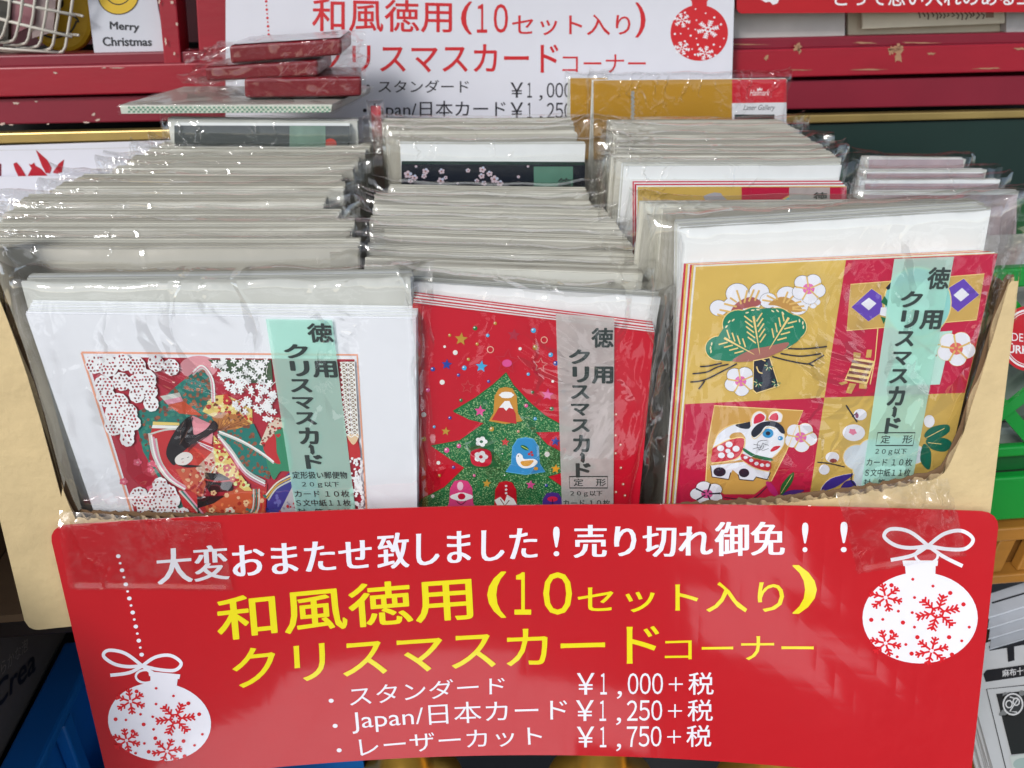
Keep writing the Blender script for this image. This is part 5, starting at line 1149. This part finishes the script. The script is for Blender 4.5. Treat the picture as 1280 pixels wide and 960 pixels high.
# ------------------------------------------------------------------ right: green crate, wooden slats, newspapers
YG = .10; XG = .266
gc = empty("green_crate", (XG+.15, YG+.08, -.2)); tag(gc, "bright green plastic crate with lattice side at the right edge behind the box", "crate"); GO = gc.location.copy()
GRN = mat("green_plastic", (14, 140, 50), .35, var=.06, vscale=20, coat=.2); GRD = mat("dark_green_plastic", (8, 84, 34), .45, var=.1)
zt = atY(1262, 336, YG).z; zb_ = atY(1262, 650, YG).z; xr = XG+.3
def gb(nm, x0, x1, y0, y1, z0, z1, m=GRN, bv=.0015): b = MB(); b.box(x0-GO.x, x1-GO.x, y0-GO.y, y1-GO.y, z0-GO.z, z1-GO.z); x = b.build(nm, m, gc); bevel(x, bv); return x
zm1 = atY(1262, 574, YG).z; zm2 = atY(1262, 597, YG).z
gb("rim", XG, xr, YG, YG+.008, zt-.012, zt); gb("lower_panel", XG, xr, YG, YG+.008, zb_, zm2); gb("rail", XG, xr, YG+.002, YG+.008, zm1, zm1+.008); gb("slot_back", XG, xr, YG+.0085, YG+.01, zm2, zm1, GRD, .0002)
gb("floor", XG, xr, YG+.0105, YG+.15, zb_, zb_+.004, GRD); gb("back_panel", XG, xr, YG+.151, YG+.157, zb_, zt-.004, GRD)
z0, z1 = zm1+.008, zt-.012; hgt = z1-z0; wd = .055
for k in range(6):
    xa = XG+k*wd
    for sgn in (0, 1):
        for lev in (0, 1):
            za, zb2 = z0+hgt*.5*lev, z0+hgt*.5*(lev+1); (a1, a2) = (za, zb2) if sgn == lev % 2 else (zb2, za)
            b = MB(); p1 = Vector((xa, YG+.0015+.003*sgn, a1)); p2 = Vector((xa+wd, YG+.0015+.003*sgn, a2)); n_ = Vector((-(p2.z-p1.z), 0, p2.x-p1.x)).normalized()*.004
            if sgn == 0 or True: b.prism([p1-n_-GO, p2-n_-GO, p2+n_-GO, p1+n_-GO], (0, .0028, 0)); b.build("lattice_bar", GRN, gc)
# contents of the crate seen through the lattice
for k, c in enumerate([(150, 160, 150), (110, 124, 112), (176, 176, 168)]):
    z_ = zb_+.005+k*.052
    bg = MB(); bg.box(-.13, .13, -.0, .1, 0, .05); o = bg.build("wrapped_goods", mat(f"greyish_wrapped_goods_{k}", c, .3, var=.3, vscale=50, coat=.5, bump=.6, bscale=60)); o.location = (XG+.15, YG+.03, z_); bevel(o, .006)
    tag(o, ["lowest grey wrapped bundle inside the green crate", "middle dark grey wrapped bundle inside the green crate", "top pale wrapped bundle inside the green crate"][k], "bundle", "bundles in the green crate")
# round sticker
stc = atY(1286, 423, YG-.001); st = empty("round_sticker", stc-GO); st.parent = gc
class LP(WPlane): pass
a = Art(WPlane(YG-.001, stc), 'gloss', 2); b = MB(); b.prism([(.0145*cos(2*pi*k/40), 0, .0145*sin(2*pi*k/40)) for k in range(40)], (0, .001, 0)); 
S_RED = (196, 24, 38)
a.blob(1286, 423, 37, 41, S_RED, 1, 44); a.blob(1286, 423, 33.5, 37, (238, 232, 232), 2, 44); a.blob(1286, 423, 31, 34.5, S_RED, 3, 44); a.blob(1286, 423, 30, 33.3, (238, 232, 232), 4, 44); a.blob(1286, 423, 29, 32.3, S_RED, 5, 44)
a.text("MADE IN", [(1246, 414), (1294, 418), (1294, 428), (1246, 424)][::1], (240, 236, 236), 6, .0)
a.text("TÜRKİYE", [(1250, 426), (1306, 430), (1306, 444), (1250, 440)], (240, 236, 236), 6, .03)
bpy.data.objects.remove(st); 
s_ = b.build("round_sticker", mat("sticker_backing", (190, 24, 38), .4), gc); s_.location = stc-GO; x = a.build("sticker_print", s_)

AMB = mat("amber_varnished_wood", (158, 108, 44), .35, var=.15, vscale=14, stretch=(1, 1, 6), bump=.1, coat=.3)
wc = empty("slatted_wood_crate", (XG+.15, YG+.05, -.62)); tag(wc, "amber wooden slatted crate under the green plastic crate", "crate"); WO = wc.location.copy()
za = atY(1262, 652, YG+.004).z; zb3 = atY(1262, 722, YG+.004).z
def wb(nm, x0, x1, y0, y1, z0, z1, m=AMB): b = MB(); b.box(x0-WO.x, x1-WO.x, y0-WO.y, y1-WO.y, z0-WO.z, z1-WO.z); bevel(b.build(nm, m, wc), .0012)
wb("top_rail", XG-.02, xr, YG-.002, YG+.012, za-.012, za-.001); wb("bottom_rail", XG-.02, xr, YG-.002, YG+.012, zb3, zb3+.008)
wb("inner_board", XG-.02, xr, YG+.012, YG+.02, zb3, za-.002, mat("dark_amber_wood", (112, 72, 26), .5, var=.2, vscale=20))
wb("deck", XG-.02, xr, YG+.0205, YG+.16, za-.01, za-.001); wb("foot", XG, XG+.03, YG+.03, YG+.06, -.62, zb3); wb("foot", xr-.03, xr, YG+.03, YG+.06, -.62, zb3)
for k in range(13):
    x_ = XG-.018+k*.0235; b = MB(); b.prism([Vector((x_, YG+.001, zb3+.0085))-WO, Vector((x_+.012, YG+.001, zb3+.0085))-WO, Vector((x_+.0165, YG+.001, za-.0125))-WO, Vector((x_+.0045, YG+.001, za-.0125))-WO], (0, .008, 0)); bevel(b.build("slat", AMB, wc), .001)

# newspapers
ZN = -.085
NEWS = mat("newsprint", (206, 208, 210), .75, var=.04, vscale=60)
ns = empty("newspaper_stack", atZ(1262, 900, ZN)); tag(ns, "stack of folded black and white papers headed by a big cross shaped character", "newspapers"); NO = ns.location.copy()
class ZPlane:
    def __init__(s, Z, o): s.Z = Z; s.o = Vector(o)
    def uv(s, px, py): q = atZ(px, py, s.Z); return q.x, q.y
    def loc(s, u, v, h=0.): return (u-s.o.x, v-s.o.y, s.Z+h-s.o.z)
q = random.Random(6)
for k in range(9):
    z_ = ZN-k*.0022; b = MB(); pts = [(1228, 806), (1320, 770), (1400, 990), (1262, 1030), (1216, 868)]
    w_ = [atZ(*p, ZN)+Vector((q.uniform(-.0015, .0015)-k*.0006, q.uniform(-.001, .001)-k*.0004, z_-ZN)) for p in pts]
    b.prism([p-NO for p in w_][::1] if False else [p-NO for p in reversed(w_)], (0, 0, -.0019)); b.build("newspaper", NEWS, ns)
a = Art(ZPlane(ZN, NO), 'print', 5); K3 = (34, 36, 42)
a.poly([(1236, 808), (1300, 797), (1300, 803), (1237, 814)], K3); a.poly([(1257, 790), (1267, 789), (1268, 826), (1260, 828)], K3)
a.poly([(1229, 843), (1233, 838), (1300, 829), (1300, 843), (1232, 853)], K3); a.text("麻布十番", [(1252, 838), (1288, 833), (1288, 843), (1253, 847)], (222, 222, 224), 2, .02)
a.line([(1300, 855), (1233, 862), (1258, 965)], 1.2, K3); a.poly([(1245, 868), (1300, 862), (1300, 940), (1264, 944)], (40, 42, 46))
a.scatter([(1246, 868), (1300, 864), (1300, 880), (1250, 900), (1262, 940)], 26, 4, [(90, 92, 96), (130, 132, 134), (20, 20, 24)], 2, sides=7)
a.blob(1266, 881, 13, 14, (226, 226, 228), 3, 30); a.blob(1266, 881, 11, 12, (60, 62, 66), 4, 30)
for x, y in ((1261, 881), (1270, 878)): a.line([(x+4*cos(t), y+4.6*sin(t)) for t in [k*pi/5 for k in range(10)]], 1.6, (226, 226, 228), 5, close=True)
a.line([(1262, 872), (1272, 875), (1262, 890), (1271, 891)], 1.6, (226, 226, 228), 5)
a.poly([(1262, 946), (1300, 940), (1300, 962), (1266, 964)], (206, 214, 210), 3); a.blob(1280, 956, 14, 8, (170, 190, 186), 4, 16); a.build("print", ns)
for k in range(4):
    z_ = ZN+.012-k*.0035
    w_ = [atZ(*p, z_) for p in [(1238+k, 742+k*14), (1330, 712+k*13), (1330, 742+k*14), (1234+k, 772+k*13)]]; o = w_[0].copy()
    b = MB(); n_ = len(w_); b.prism([p-o for p in reversed(w_)], (0, 0, -.0015)); x = b.build("folded_paper", mat(f"folded_paper_{k}", (196-k*8, 200-k*8, 206-k*8), .7, var=.08, vscale=60)); x.location = o
    tag(x, ["topmost folded grey paper above the newspapers", "second folded paper above the newspapers with black rule", "third folded paper above the newspapers", "lowest folded paper touching the newspapers"][k], "paper", "folded papers above the newspapers")
    a = Art(ZPlane(z_, o), 'print', 3); a.line([(1240+k, 754+k*14), (1330, 727+k*14)], 2.2, K3); a.build("print", x)
wn = MB(); wn.box(-.06, .2, -.12, .12, -.5, -.0225); o = wn.build("wooden_stool", mat("brown_stool_wood", (120, 80, 34), .5, var=.2, vscale=14, stretch=(6, 1, 1))); o.location = (NO.x+.02, NO.y, NO.z); bevel(o, .004); tag(o, "brown wooden stool block carrying the newspapers at lower right", "stool")
b = MB(); b.box(-.16, .1, .101, .25, pB+.62, .55); bevel(b.build("carton_flap", DKB, kb), .002)
